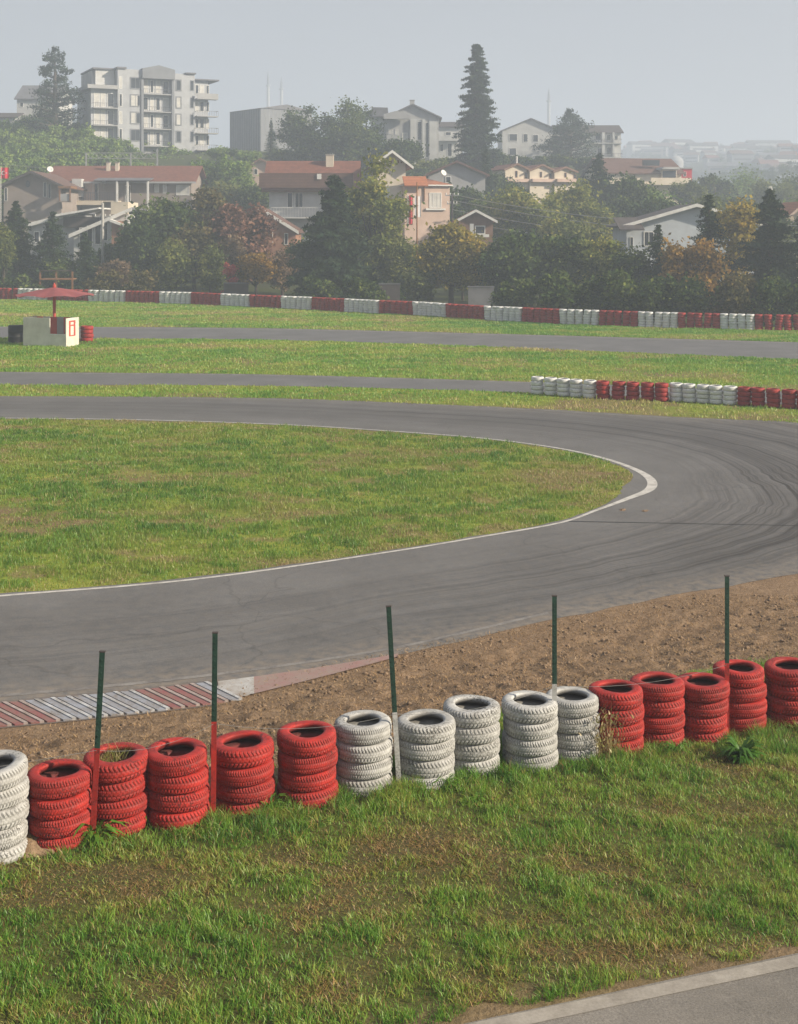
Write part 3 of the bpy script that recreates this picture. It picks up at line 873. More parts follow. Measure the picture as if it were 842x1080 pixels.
# ------------------------------------------------------------------ stakes and wire
M['stake_green'] = simple('green_stake_paint', (0.022, 0.060, 0.042), (0.012, 0.034, 0.025), 9, 0.45, spec=0.4)
stakes = [(99, 860, 108, 688, 790, 'red', 'green steel stake with red painted foot, leftmost in the near row'),
          (225, 850, 227, 668, 762, 'red', 'upright green stake with red foot between two red tyre stacks, left half'),
          (421, 828, 410, 640, 752, 'white', 'green stake leaning left with white painted foot among white stacks'),
          (585, 790, 585, 629, 722, 'white', 'upright green stake with white foot in front of white tyre stack'),
          (767, 765, 767, 608, 700, 'red', 'rightmost green stake with red foot among red tyre stacks')]
STK = []
for bx, by, tx, ty, cy, colr, lab in stakes:
    p = row_point(bx) - TN * 0.27
    Yp = p[1]
    base = W(bx, by, Yp); top = W(tx, ty, Yp + 0.05)
    gz0 = gz(base.x, base.y)
    d = (top - base).normalized()
    foot = base + d * ((gz0 - 0.12 - base.z) / d.z)
    root = empty('fence_stake', foot); tag(root, lab, 'stake', 'green stakes along the near tyre row')
    Lg = (top - foot).length; cut = (W((bx + tx) / 2, cy, Yp).z - foot.z) / d.z
    rot = Vector((0, 0, 1)).rotation_difference(d).to_matrix().to_4x4()
    tprof = [(-0.027, -0.004), (0.027, -0.004), (0.027, 0.004), (0.004, 0.004), (0.004, 0.030), (-0.004, 0.030), (-0.004, 0.004), (-0.027, 0.004)]
    for nm, z0, z1, mt in (('shaft', cut, Lg, M['stake_green']), ('painted_foot', 0, cut, M['red_tyre'] if colr == 'red' else M['white_tyre'])):
        b = MB().prism(tprof, 'z', z0, z1)
        k = -1
        zz = z0 + 0.05
        while zz < z1 - 0.03 and nm == 'shaft':      # studs down the flange
            b.box(-0.007, 0.007, -0.011, -0.0035, zz, zz + 0.014); zz += 0.062
        o = b.build(nm, mt, root); o.matrix_local = rot
    o = MB().box(-0.031, 0.031, -0.008, 0.034, Lg, Lg + 0.012).build('cap', M['roof_dark'], root); o.matrix_local = rot
    STK.append((foot, d, cut))
wp = [f + d * (c - 0.02) for f, d, c in STK]
b = MB()
for a, c in zip(wp[:-1], wp[1:]):
    pts = [a.lerp(c, t) - Vector((0, 0, 0.10 * 4 * t * (1 - t))) for t in np.linspace(0, 1, 14)]
    b.tube(pts, 0.0022, 5)
b.tube([wp[0], wp[0] + Vector((-1.6, -0.75, 0.0))], 0.0022, 5)
o = b.build('fence_wire', M['wire']); tag(o, 'thin slack wire strung between the green stakes over the tyres', 'wire')

# ------------------------------------------------------------------ grass blades
PAL = np.array([(0.040, 0.100, 0.014), (0.078, 0.195, 0.022), (0.150, 0.275, 0.034), (0.27, 0.305, 0.055), (0.33, 0.27, 0.115), (0.44, 0.335, 0.19)])


def pal(v):
    v = np.clip(v, 0, len(PAL) - 1.001); i = v.astype(int); f = (v - i)[:, None]
    return PAL[i] * (1 - f) + PAL[i + 1] * f


def blades(name, x, y, z, h, w, lean, col, mat, parent=None):
    n = len(x)
    az = RNG.uniform(0, 2 * np.pi, n); la = RNG.uniform(0, 2 * np.pi, n)
    lx = np.cos(la) * lean * h; ly = np.sin(la) * lean * h
    wx = np.cos(az) * w / 2; wy = np.sin(az) * w / 2
    up = h * np.sqrt(np.clip(1 - lean ** 2 * 0.6, 0.08, 1))
    V = np.empty((n, 5, 3))
    V[:, 0] = np.stack([x - wx, y - wy, z], -1); V[:, 1] = np.stack([x + wx, y + wy, z], -1)
    V[:, 2] = np.stack([x + wx * .75 + lx * .35, y + wy * .75 + ly * .35, z + up * .6], -1)
    V[:, 3] = np.stack([x - wx * .75 + lx * .35, y - wy * .75 + ly * .35, z + up * .6], -1)
    V[:, 4] = np.stack([x + lx, y + ly, z + up], -1)
    b = (np.arange(n) * 5)[:, None]
    loops = (b + np.array([0, 1, 2, 3, 3, 2, 4])[None]).ravel()
    fs = np.tile([4, 3], n)
    c = np.concatenate([col, np.ones((n, 1))], 1)
    c = np.repeat(c[:, None], 5, 1)
    return npmesh(name, V.reshape(-1, 3), fs, loops, mat, {'col': ('FLOAT_COLOR', 'POINT', c)}, parent)


def grid_z(x, y):
    ix = np.clip(np.searchsorted(XS, x) - 1, 0, nx - 2); iy = np.clip(np.searchsorted(YS, y) - 1, 0, ny - 2)
    fx = (x - XS[ix]) / (XS[ix + 1] - XS[ix]); fy = (y - YS[iy]) / (YS[iy + 1] - YS[iy])
    return (GZ[iy, ix] * (1 - fx) + GZ[iy, ix + 1] * fx) * (1 - fy) + (GZ[iy + 1, ix] * (1 - fx) + GZ[iy + 1, ix + 1] * fx) * fy


M['blade'] = blademat('grass_blade')
# bank in front of and around the tyre row
n = 1050000
x = RNG.uniform(-9.5, 12, n); y = RNG.uniform(8.9, 21.5, n)
s, t = st_of(x, y)
k = (np.abs(x) < 0.34 * y + 4.5) & (s < 3.2) & (y > road_edge_y(x) + 0.02 + 0.45 * (fbm(x * 3, y * 3, 61) - 0.35))
x, y, s, t = x[k], y[k], s[k], t[k]
dm = dirt_mask(x, y)
dead = dead_near(x, y)
clump = fbm(x * 5, y * 5, 93)
tall = sstep(-1.0, -0.25, s) * (1 - sstep(0.15, 0.8, s))
dens = (1 - dm) * np.maximum((0.36 + 1.0 * sstep(0.32, 0.6, clump)), 0.85 * dead)
dens = np.maximum(dens, 0.05 * dm * (s < 5.5) * (fbm(x * 2, y * 2, 88) > 0.5))
k = RNG.uniform(0, 1, len(x)) < dens
x, y, s, t, dead, clump, tall = [q[k] for q in (x, y, s, t, dead, clump, tall)]
m = len(x)
h = (0.026 + 0.042 * RNG.random(m) + 0.052 * sstep(0.42, 0.68, clump)) * (1 - 0.40 * dead) * (1 + 0.95 * tall * (0.25 + clump))
lean = np.clip(0.25 + 0.65 * RNG.random(m) + 0.55 * dead, 0, 1.22)
hue = 1.45 + 1.8 * (fbm(x * 0.9, y * 0.9, 95) - 0.40) + 2.0 * (fbm(x * 3.5, y * 3.5, 96) - 0.45) + RNG.normal(0, 0.55, m) + 3.6 * dead * RNG.random(m) ** 0.8 - 0.25 * tall
hue = np.where(RNG.random(m) < 0.10 + 0.30 * dead, RNG.uniform(3.6, 5, m), hue)
o = blades('bank_grass', x, y, grid_z(x, y) - 0.004, h, 0.0045 + 0.0045 * RNG.random(m), lean, np.where((hue > 3.4)[:, None], pal(hue) * np.array((0.95, 0.78, 0.62)) * RNG.uniform(0.5, 1.2, (m, 1)), pal(hue) * 1.25), M['blade'])
tag(o, 'uneven green and straw coloured grass on the bank in front of the tyre row', 'grass', kind='stuff')

# dry straw and clods over the bare soil
n = 190000
x = RNG.uniform(-8, 11, n); y = RNG.uniform(12.5, 26, n); s, t = st_of(x, y)
dm = dirt_mask(x, y)
k = (s > 0.2) & (s < s_edge(t) + 0.1) & (RNG.random(n) < dm * 0.75) & (np.abs(x) < 0.34 * y + 4)
x, y = x[k], y[k]; m = len(x)
o = blades('dry_straw', x, y, grid_z(x, y), 0.02 + 0.06 * RNG.random(m) ** 2, 0.005 + 0.009 * RNG.random(m), np.clip(RNG.normal(1.0, 0.12, m), 0.6, 1.2), np.array((0.42, 0.28, 0.145)) * RNG.uniform(0.3, 1.2, (m, 1)), M['blade'])
tag(o, 'dry straw and dead stems lying on the bare soil', 'straw', kind='stuff')
n = 13000
x = RNG.uniform(-8, 11, n); y = RNG.uniform(12.5, 26, n); s, t = st_of(x, y)
k = (s > 0.3) & (s < s_edge(t) - 0.1) & (RNG.random(n) < dirt_mask(x, y)) & (np.abs(x) < 0.34 * y + 4) & (fbm(x * 1.3, y * 1.3, 99) > 0.42)
x, y = x[k], y[k]; m = len(x); z = grid_z(x, y)
dirs = np.array([(1, 0, 0), (0.5, 0.87, 0), (-0.5, 0.87, 0), (-1, 0, 0), (-0.5, -0.87, 0), (0.5, -0.87, 0), (0.1, 0.05, 0.75), (0, 0, -0.5)])
V = dirs[None] * (0.010 + 0.045 * RNG.random(m) ** 2.5)[:, None, None] * RNG.uniform(0.6, 1.25, (m, 8, 1)) + np.stack([x, y, z + 0.004], -1)[:, None]
fc = [(i, (i + 1) % 6, 6) for i in range(6)] + [((i + 1) % 6, i, 7) for i in range(6)]
loops = (np.arange(m)[:, None, None] * 8 + np.array(fc)[None]).ravel()
M['soil'] = simple('dry_soil', (0.25, 0.175, 0.115), (0.13, 0.09, 0.06), 9, 1.0)
o = npmesh('soil_clods', V.reshape(-1, 3), np.full(m * 12, 3), loops, M['soil']); tag(o, 'crumbled brown clods scattered over the bare soil', 'soil', kind='stuff')

# infield grass
poly = np.concatenate([GRASS_EDGE, [[-60, 50], [-60, 20]]])
n = 420000
y = 24 + (51 - 24) * RNG.random(n) ** 1.15; x = RNG.uniform(-1, 1, n) * (0.335 * y + 3)
k = in_poly(x, y, poly); x, y = x[k], y[k]
dead = dead_far(x, y); clump = fbm(x * 2.2, y * 2.2, 103)
k = RNG.random(len(x)) < (0.35 + 0.9 * sstep(0.3, 0.6, clump)) * (1 - 0.5 * dead)
x, y, dead, clump = x[k], y[k], dead[k], clump[k]; m = len(x)
de = np.full(m, 99.0)
for q in GRASS_EDGE[::2]: de = np.minimum(de, (x - q[0]) ** 2 + (y - q[1]) ** 2)
edgef = np.exp(-np.sqrt(de) / (0.25 + 0.7 * fbm(x * 0.8, y * 0.8, 111)))
dead = np.clip(dead + 1.3 * edgef * (fbm(x * 1.2, y * 1.2, 112) > 0.42), 0, 1)
h = (0.045 + 0.06 * RNG.random(m) + 0.06 * sstep(0.45, 0.7, clump)) * (1 - 0.45 * dead)
hue = 1.75 + 2.6 * (fbm(x * 0.35, y * 0.5, 105) - 0.45) + 1.5 * (fbm(x * 1.6, y * 1.6, 106) - 0.45) + RNG.normal(0, 0.32, m) + 2.8 * dead * RNG.random(m)
hue = np.where(RNG.random(m) < 0.05 + 0.15 * dead, RNG.uniform(3.4, 5, m), hue)
o = blades('infield_grass', x, y, grid_z(x, y) - 0.003, h, (0.012 + 0.010 * RNG.random(m)) * (y / 36), np.clip(0.2 + 0.5 * RNG.random(m), 0, 1), pal(hue), M['blade'])
tag(o, 'short green grass of the infield inside the hairpin', 'grass', kind='stuff')

# strips beyond
tx, ty = [], []


def between(top, bot, n, x0=-60, x1=900):
    tp = np.array([G(*q) for q in top]); bt = np.array([G(*q) for q in bot])
    xx = RNG.uniform(-46, 34, n); lo = np.interp(xx, bt[:, 0], bt[:, 1]); hi = np.interp(xx, tp[:, 0], tp[:, 1])
    yy = lo + (hi - lo) * RNG.random(n)
    k = np.abs(xx) < 0.32 * yy + 1
    return xx[k], yy[k]


parts = [between(MIDB, [(0, 418), (300, 420.5), (557, 431), (842, 446.5)], 30000), between(FARB, MIDT, 150000), between([(x, y) for x, y in zip(FBX, FBY)][1:], FART, 130000)]
x = np.concatenate([p[0] for p in parts]); y = np.concatenate([p[1] for p in parts])
dead = dead_far(x, y); clump = fbm(x * 1.1, y * 0.7, 107)
k = RNG.random(len(x)) < (0.4 + 0.8 * sstep(0.3, 0.6, clump)) * (1 - 0.4 * dead)
x, y, dead, clump = x[k], y[k], dead[k], clump[k]; m = len(x)
h = (0.05 + 0.07 * RNG.random(m) + 0.05 * sstep(0.45, 0.7, clump))
hue = 1.75 + 2.8 * (fbm(x * 0.10, y * 0.35, 108) - 0.45) + 1.6 * (fbm(x * 0.7, y * 0.7, 109) - 0.45) + RNG.normal(0, 0.22, m) + 2.6 * dead * RNG.random(m)
o = blades('meadow_grass', x, y, grid_z(x, y), h, (0.030 + 0.025 * RNG.random(m)) * (y / 70), np.clip(0.3 + 0.5 * RNG.random(m), 0, 1), pal(hue) * 1.3, M['blade'])
tag(o, 'sunlit mown grass strips between the farther track straights', 'grass', kind='stuff')


# ------------------------------------------------------------------ weeds among the near tyres
def weed(px, py, label, nl, ln, wd, hue, upr=0.4, zadd=0.0, Yoff=0.0, name='weed', cat='weed'):
    a = G(px, py, 1.08 + zadd)
    if Yoff: a = a * (1 + Yoff)
    root = empty(name, (a[0], a[1], (gz(*a) if not zadd else 1.08 + zadd))); tag(root, label, cat)
    b = MB(); cols = []
    for i in range(nl):
        az = random.uniform(0, 6.283); L = ln * random.uniform(0.55, 1.1); w = wd * random.uniform(0.7, 1.2); el = upr * random.uniform(0.6, 1.5)
        d = Vector((math.cos(az), math.sin(az), 0)); sd = Vector((-d.y, d.x, 0)); base = len(b.v)
        for q, (f, ww) in enumerate(((0, .35), (.3, .85), (.6, 1.0), (.85, .6), (1.0, .05))):
            p = d * (L * f * (0.55 + 0.45 * f)) + Vector((0, 0, L * (el * 2.2 * f - el * 1.7 * f * f)))
            b.v += [tuple(p - sd * w / 2 * ww), tuple(p + sd * w / 2 * ww)]
            cols += [hue + random.uniform(-.2, .2)] * 2
        for q in range(4):
            b.f.append([base + 2 * q, base + 2 * q + 1, base + 2 * q + 3, base + 2 * q + 2]); b.m.append(0)
    o = b.build('leaves', M['blade'], root)
    c = pal(np.array(cols)); at = o.data.attributes.new('col', 'FLOAT_COLOR', 'POINT')
    at.data.foreach_set('color', np.concatenate([c, np.ones((len(c), 1))], 1).astype(np.float32).ravel())
    s = MB().tube([(0, 0, -0.02), (0.004, 0, 0.05)], [0.012, 0.008], 6).build('stem', M['wood'], root)
    return root


weed(100, 892, 'broad leaved green weed at the foot of the leftmost stake', 60, 0.36, 0.042, 1.5, 0.6)
weed(782, 788, 'dark leafy weed clump at the foot of the rightmost stake', 110, 0.30, 0.042, 0.6, 0.7)
weed(205, 885, 'pale bent grass tuft in front of a red stack', 26, 0.26, 0.012, 3.4, 0.35)
weed(600, 772, 'fresh green weed tuft between white and red stacks', 30, 0.2, 0.03, 2.2, 0.6)
weed(335, 870, 'pale grass tuft below the last red stack of the left group', 22, 0.22, 0.012, 3.2, 0.35)
weed(505, 838, 'small leafy weed in front of the middle white stack', 26, 0.15, 0.03, 1.8, 0.5)
weed(150, 872, 'dark green weed tuft at the base of the third red stack', 24, 0.22, 0.02, 0.9, 0.7)
weed(285, 858, 'green weed tuft in the gap left of the last red stack of the left group', 24, 0.24, 0.018, 1.4, 0.8)
weed(470, 826, 'grassy weed tuft between the second and third white stacks', 26, 0.22, 0.02, 1.6, 0.7)
weed(712, 782, 'green weed tuft between two red stacks left of the rightmost stake', 24, 0.22, 0.02, 1.3, 0.7)
p = NEARPOS[2]
root = empty('dry_grass_tuft', (p[0] - 0.05, p[1] + 0.02, p[2] + 0.50)); tag(root, 'dry grass tuft growing out of the hole of a red stack', 'weed')
m = 160
a = RNG.uniform(0, 6.28, m); rr = 0.17 * np.sqrt(RNG.random(m))
blades('leaves', rr * np.cos(a), rr * np.sin(a), np.zeros(m), 0.22 + 0.16 * RNG.random(m), np.full(m, 0.007), np.clip(RNG.normal(0.6, 0.2, m), 0.1, 1), pal(RNG.uniform(2.5, 5, m)), M['blade'], root)
p = NEARPOS[11]
root = empty('dry_stalks', (p[0] - 0.18, p[1] - 0.42, p[2])); tag(root, 'tall dry stalks in front of the red stack beside the white stacks', 'weed')
m = 60
a = RNG.uniform(0, 6.28, m); rr = 0.16 * np.sqrt(RNG.random(m))
blades('stems', rr * np.cos(a), rr * np.sin(a), np.zeros(m), 0.35 + 0.4 * RNG.random(m), np.full(m, 0.006), np.clip(RNG.normal(0.3, 0.2, m), 0.02, .8), pal(RNG.uniform(3.6, 5, m)), M['blade'], root)
m = 140
hh = RNG.uniform(0.15, 0.6, m)
blades('seed_heads', RNG.normal(0, .11, m), RNG.normal(0, .08, m), hh, np.full(m, 0.05), np.full(m, 0.022), RNG.uniform(0.5, 1, m), pal(RNG.uniform(3.3, 5, m)), M['blade'], root)['kind'] = 'stuff'
# lump of soil at the left end
a = G(35, 905, 1.05)
o = MB().lathe([(0.0, 0.16), (0.09, 0.15), (0.18, 0.10), (0.26, 0.03), (0.30, -0.05)], 18).build('soil_mound', M['ground'], None, True)
o.location = (a[0], a[1], gz(*a) - 0.02)
for v in o.data.vertices: v.co += Vector((1, 1, 0.8)) * (float(fbm(np.array([v.co.x * 9]), np.array([v.co.y * 9 + v.co.z * 7]), 5)[0]) - 0.5) * 0.16
at = o.data.attributes.new('dirt', 'FLOAT', 'POINT'); at.data.foreach_set('value', np.ones(len(o.data.vertices), np.float32))
tag(o, 'small mound of dug soil beside the left white stack', 'soil mound')
# litter on the track by the line
for px, py, lab in ((657, 538, 'clump of torn turf on the white line'), (680, 539, 'small dark debris just off the white line')):
    a = G(px, py)
    o = MB().lathe([(0, .05), (.08, .045), (.15, .02), (.18, 0)], 9).build('debris', M['soil']); o.location = (a[0], a[1], .006)
    for v in o.data.vertices: v.co *= random.uniform(0.6, 1.3)
    o.rotation_euler.z = 1; o.scale = (.9, .5, .5); tag(o, lab, 'debris')

# ------------------------------------------------------------------ marshal's booth with umbrella
c = G(70, 366); Lp = np.array((-22.95, 81.05)); fd = (c - Lp); flen = np.linalg.norm(fd); fd /= flen
ang = math.atan2(fd[1], fd[0])
root = empty('marshal_booth', (Lp[0], Lp[1], 0), ang); tag(root, 'small cream marshal booth with a low front gap on the grass', 'booth')
gw = flen; hh = 1.72; dp = 1.35
MB().box(0, gw * 0.62, 0, 0.07, -0.05, hh).build('front_panel', M['panel_white'], root, bevel=0.01)
MB().box(gw * 0.62, gw - 0.07, 0, 0.07, -0.05, 0.70).build('low_panel', M['panel_white'], root, bevel=0.01)
MB().box(gw - 0.07, gw, 0, dp, -0.05, hh).build('side_panel', M['panel_white'], root, bevel=0.01)
MB().box(0, 0.07, 0.07, dp, -0.05, hh).build('side_panel', M['panel_white'], root)
bp = MB()
for i in range(6):
    bp.box(0.07 + i * (gw - .14) / 6, 0.07 + (i + 1) * (gw - .14) / 6 - 0.01, dp - 0.06, dp, -0.05, hh - 0.02, i % 2)
bp.build('back_panel', [M['panel_red'], M['wall_grey']], root)
MB().box(gw * 0.62, gw - 0.07, -0.02, 0.10, 0.702, 0.76).build('ledge', M['trim'], root)
sg = MB()
yc, zc0, zc1, wv = dp * 0.46, 0.62, 1.56, 0.34
for (y0, y1, z0, z1) in ((yc - wv, yc + wv, zc1 - 0.09, zc1), (yc - wv, yc + wv, zc0, zc0 + 0.06), (yc - wv, yc - wv + 0.17, zc0 + .06, zc1 - .09), (yc + wv - 0.17, yc + wv, zc0 + .06, zc1 - .09), (yc - wv + .17, yc + wv - .17, zc1 - 0.33, zc1 - 0.25)):
    sg.box(gw + 0.003, gw + 0.012, y0, y1, z0, z1)
sg.build('sign', M['panel_red'], root)
# umbrella
a = G(53, 364.0); a = a + np.array((0.0, 1.0))
root = empty('parasol', (a[0], a[1], 0)); tag(root, 'faded red parasol standing in the marshal booth', 'parasol')
Y = a[1]
ze = W(53, 312, Y).z; zt = W(53, 303, Y).z; rr = 42 * Y / F
b = MB(); n = 8
ring = []
for k in range(n):
    for q in range(3):
        t = (k + q / 3) / n * 6.2832; sag = 0.10 * math.sin(q / 3 * math.pi)
        ring.append((t, rr * (1 - 0.04 * math.sin(q / 3 * math.pi)), ze + sag))
prev = None
for f in (1.0, 0.7, 0.4, 0.15, 0.02):
    cur = [(r * f * math.cos(t), r * f * math.sin(t), zt + (z - zt) * f ** 1.15) for t, r, z in ring]
    base = len(b.v); b.v += cur
    if prev is not None:
        for k in range(len(cur)): b.f.append([prev + k, prev + (k + 1) % len(cur), base + (k + 1) % len(cur), base + k]); b.m.append(0)
    prev = base
b.build('canopy', M['umbrella'], root)
b = MB()
for k in range(n):
    t = k / n * 6.2832; b.tube([(0, 0, zt - .06), (rr * .98 * math.cos(t), rr * .98 * math.sin(t), ze - 0.03)], 0.02, 5)
b.build('ribs', M['wood'], root)
MB().tube([(0, 0, 0), (0, 0, zt + 0.15)], 0.10, 10).build('pole', M['panel_red'], root)
MB().lathe([(0, zt + .3), (.06, zt + .2), (.09, zt + .05), (0, zt)], 10).build('finial', M['panel_red'], root)
# black barrel and red tyre stack beside it
a = G(15.5, 361.5)
root = empty('oil_drum', (a[0], a[1] + .3, 0)); tag(root, 'black drum on the left of the marshal booth', 'drum')
MB().lathe([(0, 1.05), (.44, 1.05), (.47, 1.07), (.47, .72), (.49, .70), (.47, .68), (.47, .38), (.49, .36), (.47, .34), (.47, 0)], 24).build('body', M['black_tyre'], root, True)
MB().lathe([(0, 1.075), (.42, 1.075), (.42, 1.05)], 20).build('lid', M['black_tyre'], root)
a = G(90.5, 360.5)
stack(a[0], a[1] + .3, 0, [tyre_mesh('tyre', 0.40, 0.25, 28, M['red_tyre'], False)], 4, 0.245, 'red tyre stack standing alone right of the marshal booth', 'lone tyre stacks', 0.02, 0.97)


# ------------------------------------------------------------------ trees
def leaf_quads(C, size, tint, rng, up=0.25, asp=(0.45, 0.9)):
    n = len(C)
    nrm = rng.normal(size=(n, 3)); nrm[:, 2] = np.abs(nrm[:, 2]) + up; nrm /= np.linalg.norm(nrm, axis=1)[:, None]
    a = rng.normal(size=(n, 3)); u = np.cross(nrm, a); u /= np.linalg.norm(u, axis=1)[:, None]; v = np.cross(nrm, u)
    s = (size * rng.uniform(0.6, 1.35, n))[:, None]
    e = rng.uniform(*asp, n)[:, None]
    V = np.stack([C - u * s, C + v * s * e, C + u * s, C - v * s * e], 1)
    return V.reshape(-1, 3), np.repeat(tint, 1)


def make_crown(kind, h, r, rng, dens=1.0):
    """returns leaf centres, base leaf size, limb list [(points, radii)] for a tree of height h and crown radius r with its foot at the origin"""
    C = []; T = []; limbs = []
    if kind in ('round', 'airy', 'shrub', 'poplar'):
        z0 = {'round': 0.18, 'airy': 0.10, 'shrub': 0.02, 'poplar': 0.08}[kind] * h
        cz = (h + z0) / 2; az = (h - z0) / 2
        nl = {'round': 30, 'airy': 34, 'shrub': 16, 'poplar': 22}[kind]
        lr = {'round': 0.40, 'airy': 0.31, 'shrub': 0.42, 'poplar': 0.42}[kind]
        cents = []
        for i in range(nl):
            for _ in range(30):
                d = rng.normal(size=3); d /= np.linalg.norm(d); q = rng.uniform(0.25, 0.92) ** 0.7
                p = np.array((d[0] * r * q * 0.82, d[1] * r * q * 0.82, cz + d[2] * az * q * 0.84))
                fz = (p[2] - z0) / (h - z0)
                lim = r * (0.55 + 0.9 * math.sin(math.pi * min(max(fz, 0.02), .98)) ** 0.8) * 0.75
                if math.hypot(p[0], p[1]) < lim: break
            cents.append(p)
        for i, p in enumerate(cents):
            R_ = min(r, az) * lr * rng.uniform(0.65, 1.25)
            m = int({'round': 260, 'airy': 95, 'shrub': 200, 'poplar': 190}[kind] * dens)
            d = rng.normal(size=(m, 3)); d /= np.linalg.norm(d, axis=1)[:, None]
            rad = R_ * np.abs(rng.normal(0.68, 0.34, m)) * (1 + 0.35 * np.sin(d[:, 0] * 5 + i) * np.sin(d[:, 1] * 6 + i * 2) + 0.2 * np.sin(d[:, 2] * 9 + i))
            c = p + d * rad[:, None] * np.array((1, 1, 0.82 if kind != 'poplar' else 1.25))
            C.append(c); T.append(np.full(m, rng.uniform(0.15, 0.75)) + rng.normal(0, 0.2, m))
            if i < 14 and kind != 'shrub':
                b = np.array((0, 0, z0 * 0.8 + (p[2] - z0) * 0.35)); mid_ = (b + p) / 2 + rng.normal(0, .08 * r, 3)
                limbs.append(([b, mid_, p], [0.045 * r, 0.03 * r, 0.01 * r]))
        size = {'round': 0.055, 'airy': 0.055, 'shrub': 0.075, 'poplar': 0.06}[kind] * (r + h * 0.25)
        size = min(max(size, 0.10), 0.34)
    elif kind in ('spruce', 'column'):
        lev = int(20 if kind == 'spruce' else 46)
        for i in range(lev):
            f = (i + rng.uniform(0, .6)) / lev
            z = h * (0.03 + 0.95 * f)
            if kind == 'spruce': rr = r * ((1 - f) ** 0.82 * 0.97 + 0.03)
            else: rr = r * (0.14 + 0.86 * min(1, (1 - f) ** 0.62 * 1.02)) * (1 - 0.25 * max(0, 0.2 - f) / 0.2)
            nb = int((13 + 10 * (1 - f)) if kind == 'spruce' else (10 + 7 * (1 - f)))
            for k in range(nb):
                a = rng.uniform(0, 6.283); L = rr * rng.uniform(0.45, 1.22); z = h * (0.03 + 0.95 * min(1.0, f + rng.uniform(-.6, .6) / lev))
                m = max(5, int((26 if kind == 'spruce' else 22) * dens * (0.35 + L / max(r, .1))))
                q = rng.uniform(0.12, 1, m) ** 0.8
                droop = -0.30 * L * q ** 1.5 + 0.14 * L * q ** 3
                sp = 0.15 * L * (1 - q * 0.75) + 0.06
                C.append(np.stack([np.cos(a) * L * q, np.sin(a) * L * q, z + droop], -1) + rng.normal(size=(m, 3)) * sp[:, None] * np.array((1, 1, 0.45)))
                T.append(np.full(m, rng.uniform(0.1, 0.7)) + rng.normal(0, 0.18, m) + 0.25 * q)
                if k % 3 == 0: limbs.append(([np.array((0, 0, z)), np.array((np.cos(a) * L * .8, np.sin(a) * L * .8, z - 0.18 * L))], [0.02 * r, 0.006 * r]))
        size = min(max(0.05 * (r + h * 0.12), 0.10), 0.38)
    elif kind == 'cedar':
        lev = 26
        for i in range(lev):
            f = (i + rng.uniform(0, .7)) / lev
            z = h * (0.10 + 0.9 * f); rr = r * ((1 - f) ** 0.7 * 0.95 + 0.08) * rng.uniform(0.6, 1.12)
            for k in range(4):
                a = rng.uniform(0, 6.283); L = rr * rng.uniform(0.6, 1.1)
                m = int(70 * dens * (0.3 + L / r)); q = rng.uniform(0.2, 1, m) ** 0.75
                wv = 0.28 * L * np.sin(np.clip(q, 0, 1) * 2.7)
                side = rng.normal(size=m) * wv
                C.append(np.stack([np.cos(a) * L * q - np.sin(a) * side, np.sin(a) * L * q + np.cos(a) * side, z + 0.10 * L * q + rng.normal(size=m) * 0.035 * r], -1))
                T.append(np.full(m, rng.uniform(0.1, 0.7)) + rng.normal(0, 0.18, m))
                limbs.append(([np.array((0, 0, z - 0.02 * h)), np.array((np.cos(a) * L * .9, np.sin(a) * L * .9, z + 0.08 * L))], [0.03 * r, 0.008 * r]))
        size = min(max(0.05 * r, 0.2), 0.42)
    elif kind == 'umbrella':
        nl = 22
        for i in range(nl):
            a = rng.uniform(0, 6.283); q = math.sqrt(rng.uniform(0, 1)) * 0.85
            p = np.array((math.cos(a) * r * q, math.sin(a) * r * q, h * (0.62 + 0.27 * (1 - q * q) * rng.uniform(0.5, 1.1) - 0.08 * rng.random())))
            m = int(230 * dens); R_ = r * rng.uniform(0.20, 0.36)
            d = rng.normal(size=(m, 3)); d /= np.linalg.norm(d, axis=1)[:, None]
            C.append(p + d * (R_ * rng.uniform(0.2, 1, m) ** 0.5)[:, None] * np.array((1, 1, 0.62))); T.append(np.full(m, rng.uniform(0.1, 0.7)) + rng.normal(0, 0.18, m))
            b = np.array((0, 0, h * 0.34)); limbs.append(([b, (b + p) / 2 + np.array((0, 0, -0.03 * h)), p], [0.06 * r, 0.04 * r, 0.012 * r]))
        size = min(max(0.05 * r, 0.2), 0.42)
    return np.concatenate(C), size, np.clip(np.concatenate(T), 0, 1), limbs


def crown_parts(root, kind, h, r, mat, seed, dens=1.0, bark='bark', size_k=1.0):
    rng = np.random.default_rng(seed)
    C, size, T, limbs = make_crown(kind, h, r, rng, dens * 1.8)
    V, T2 = leaf_quads(C, np.full(len(C), size * size_k * 0.72), T, rng, 0.25, (0.18, 0.5) if kind in ('spruce', 'column', 'cedar') else (0.45, 0.9))
    n = len(C)
    npmesh('crown', V, np.full(n, 4), np.arange(n * 4), mat, {'tint': ('FLOAT', 'FACE', T2)}, root)
    b = MB(); tr = max(0.05, min(0.035 * h, 0.16 * r))
    top = 0.93 * h if kind in ('spruce', 'column', 'cedar') else 0.6 * h
    wob = rng.normal(0, 0.02 * r, 2)
    b.tube([(0, 0, -0.6), (wob[0], wob[1], top * .5), (0, 0, top)], [tr, tr * .7, tr * .15], 8)
    for pts, rads in limbs[:60]: b.tube([tuple(p) for p in pts], rads, 5)
    b.build('trunk', M[bark], root, True)


TREE_N = {'spruce': 'spruce_tree', 'round': 'leafy_tree', 'airy': 'autumn_tree', 'shrub': 'shrub', 'column': 'fir_tree', 'cedar': 'cedar_tree', 'umbrella': 'pine_tree', 'poplar': 'slender_tree'}
_ts = [100]


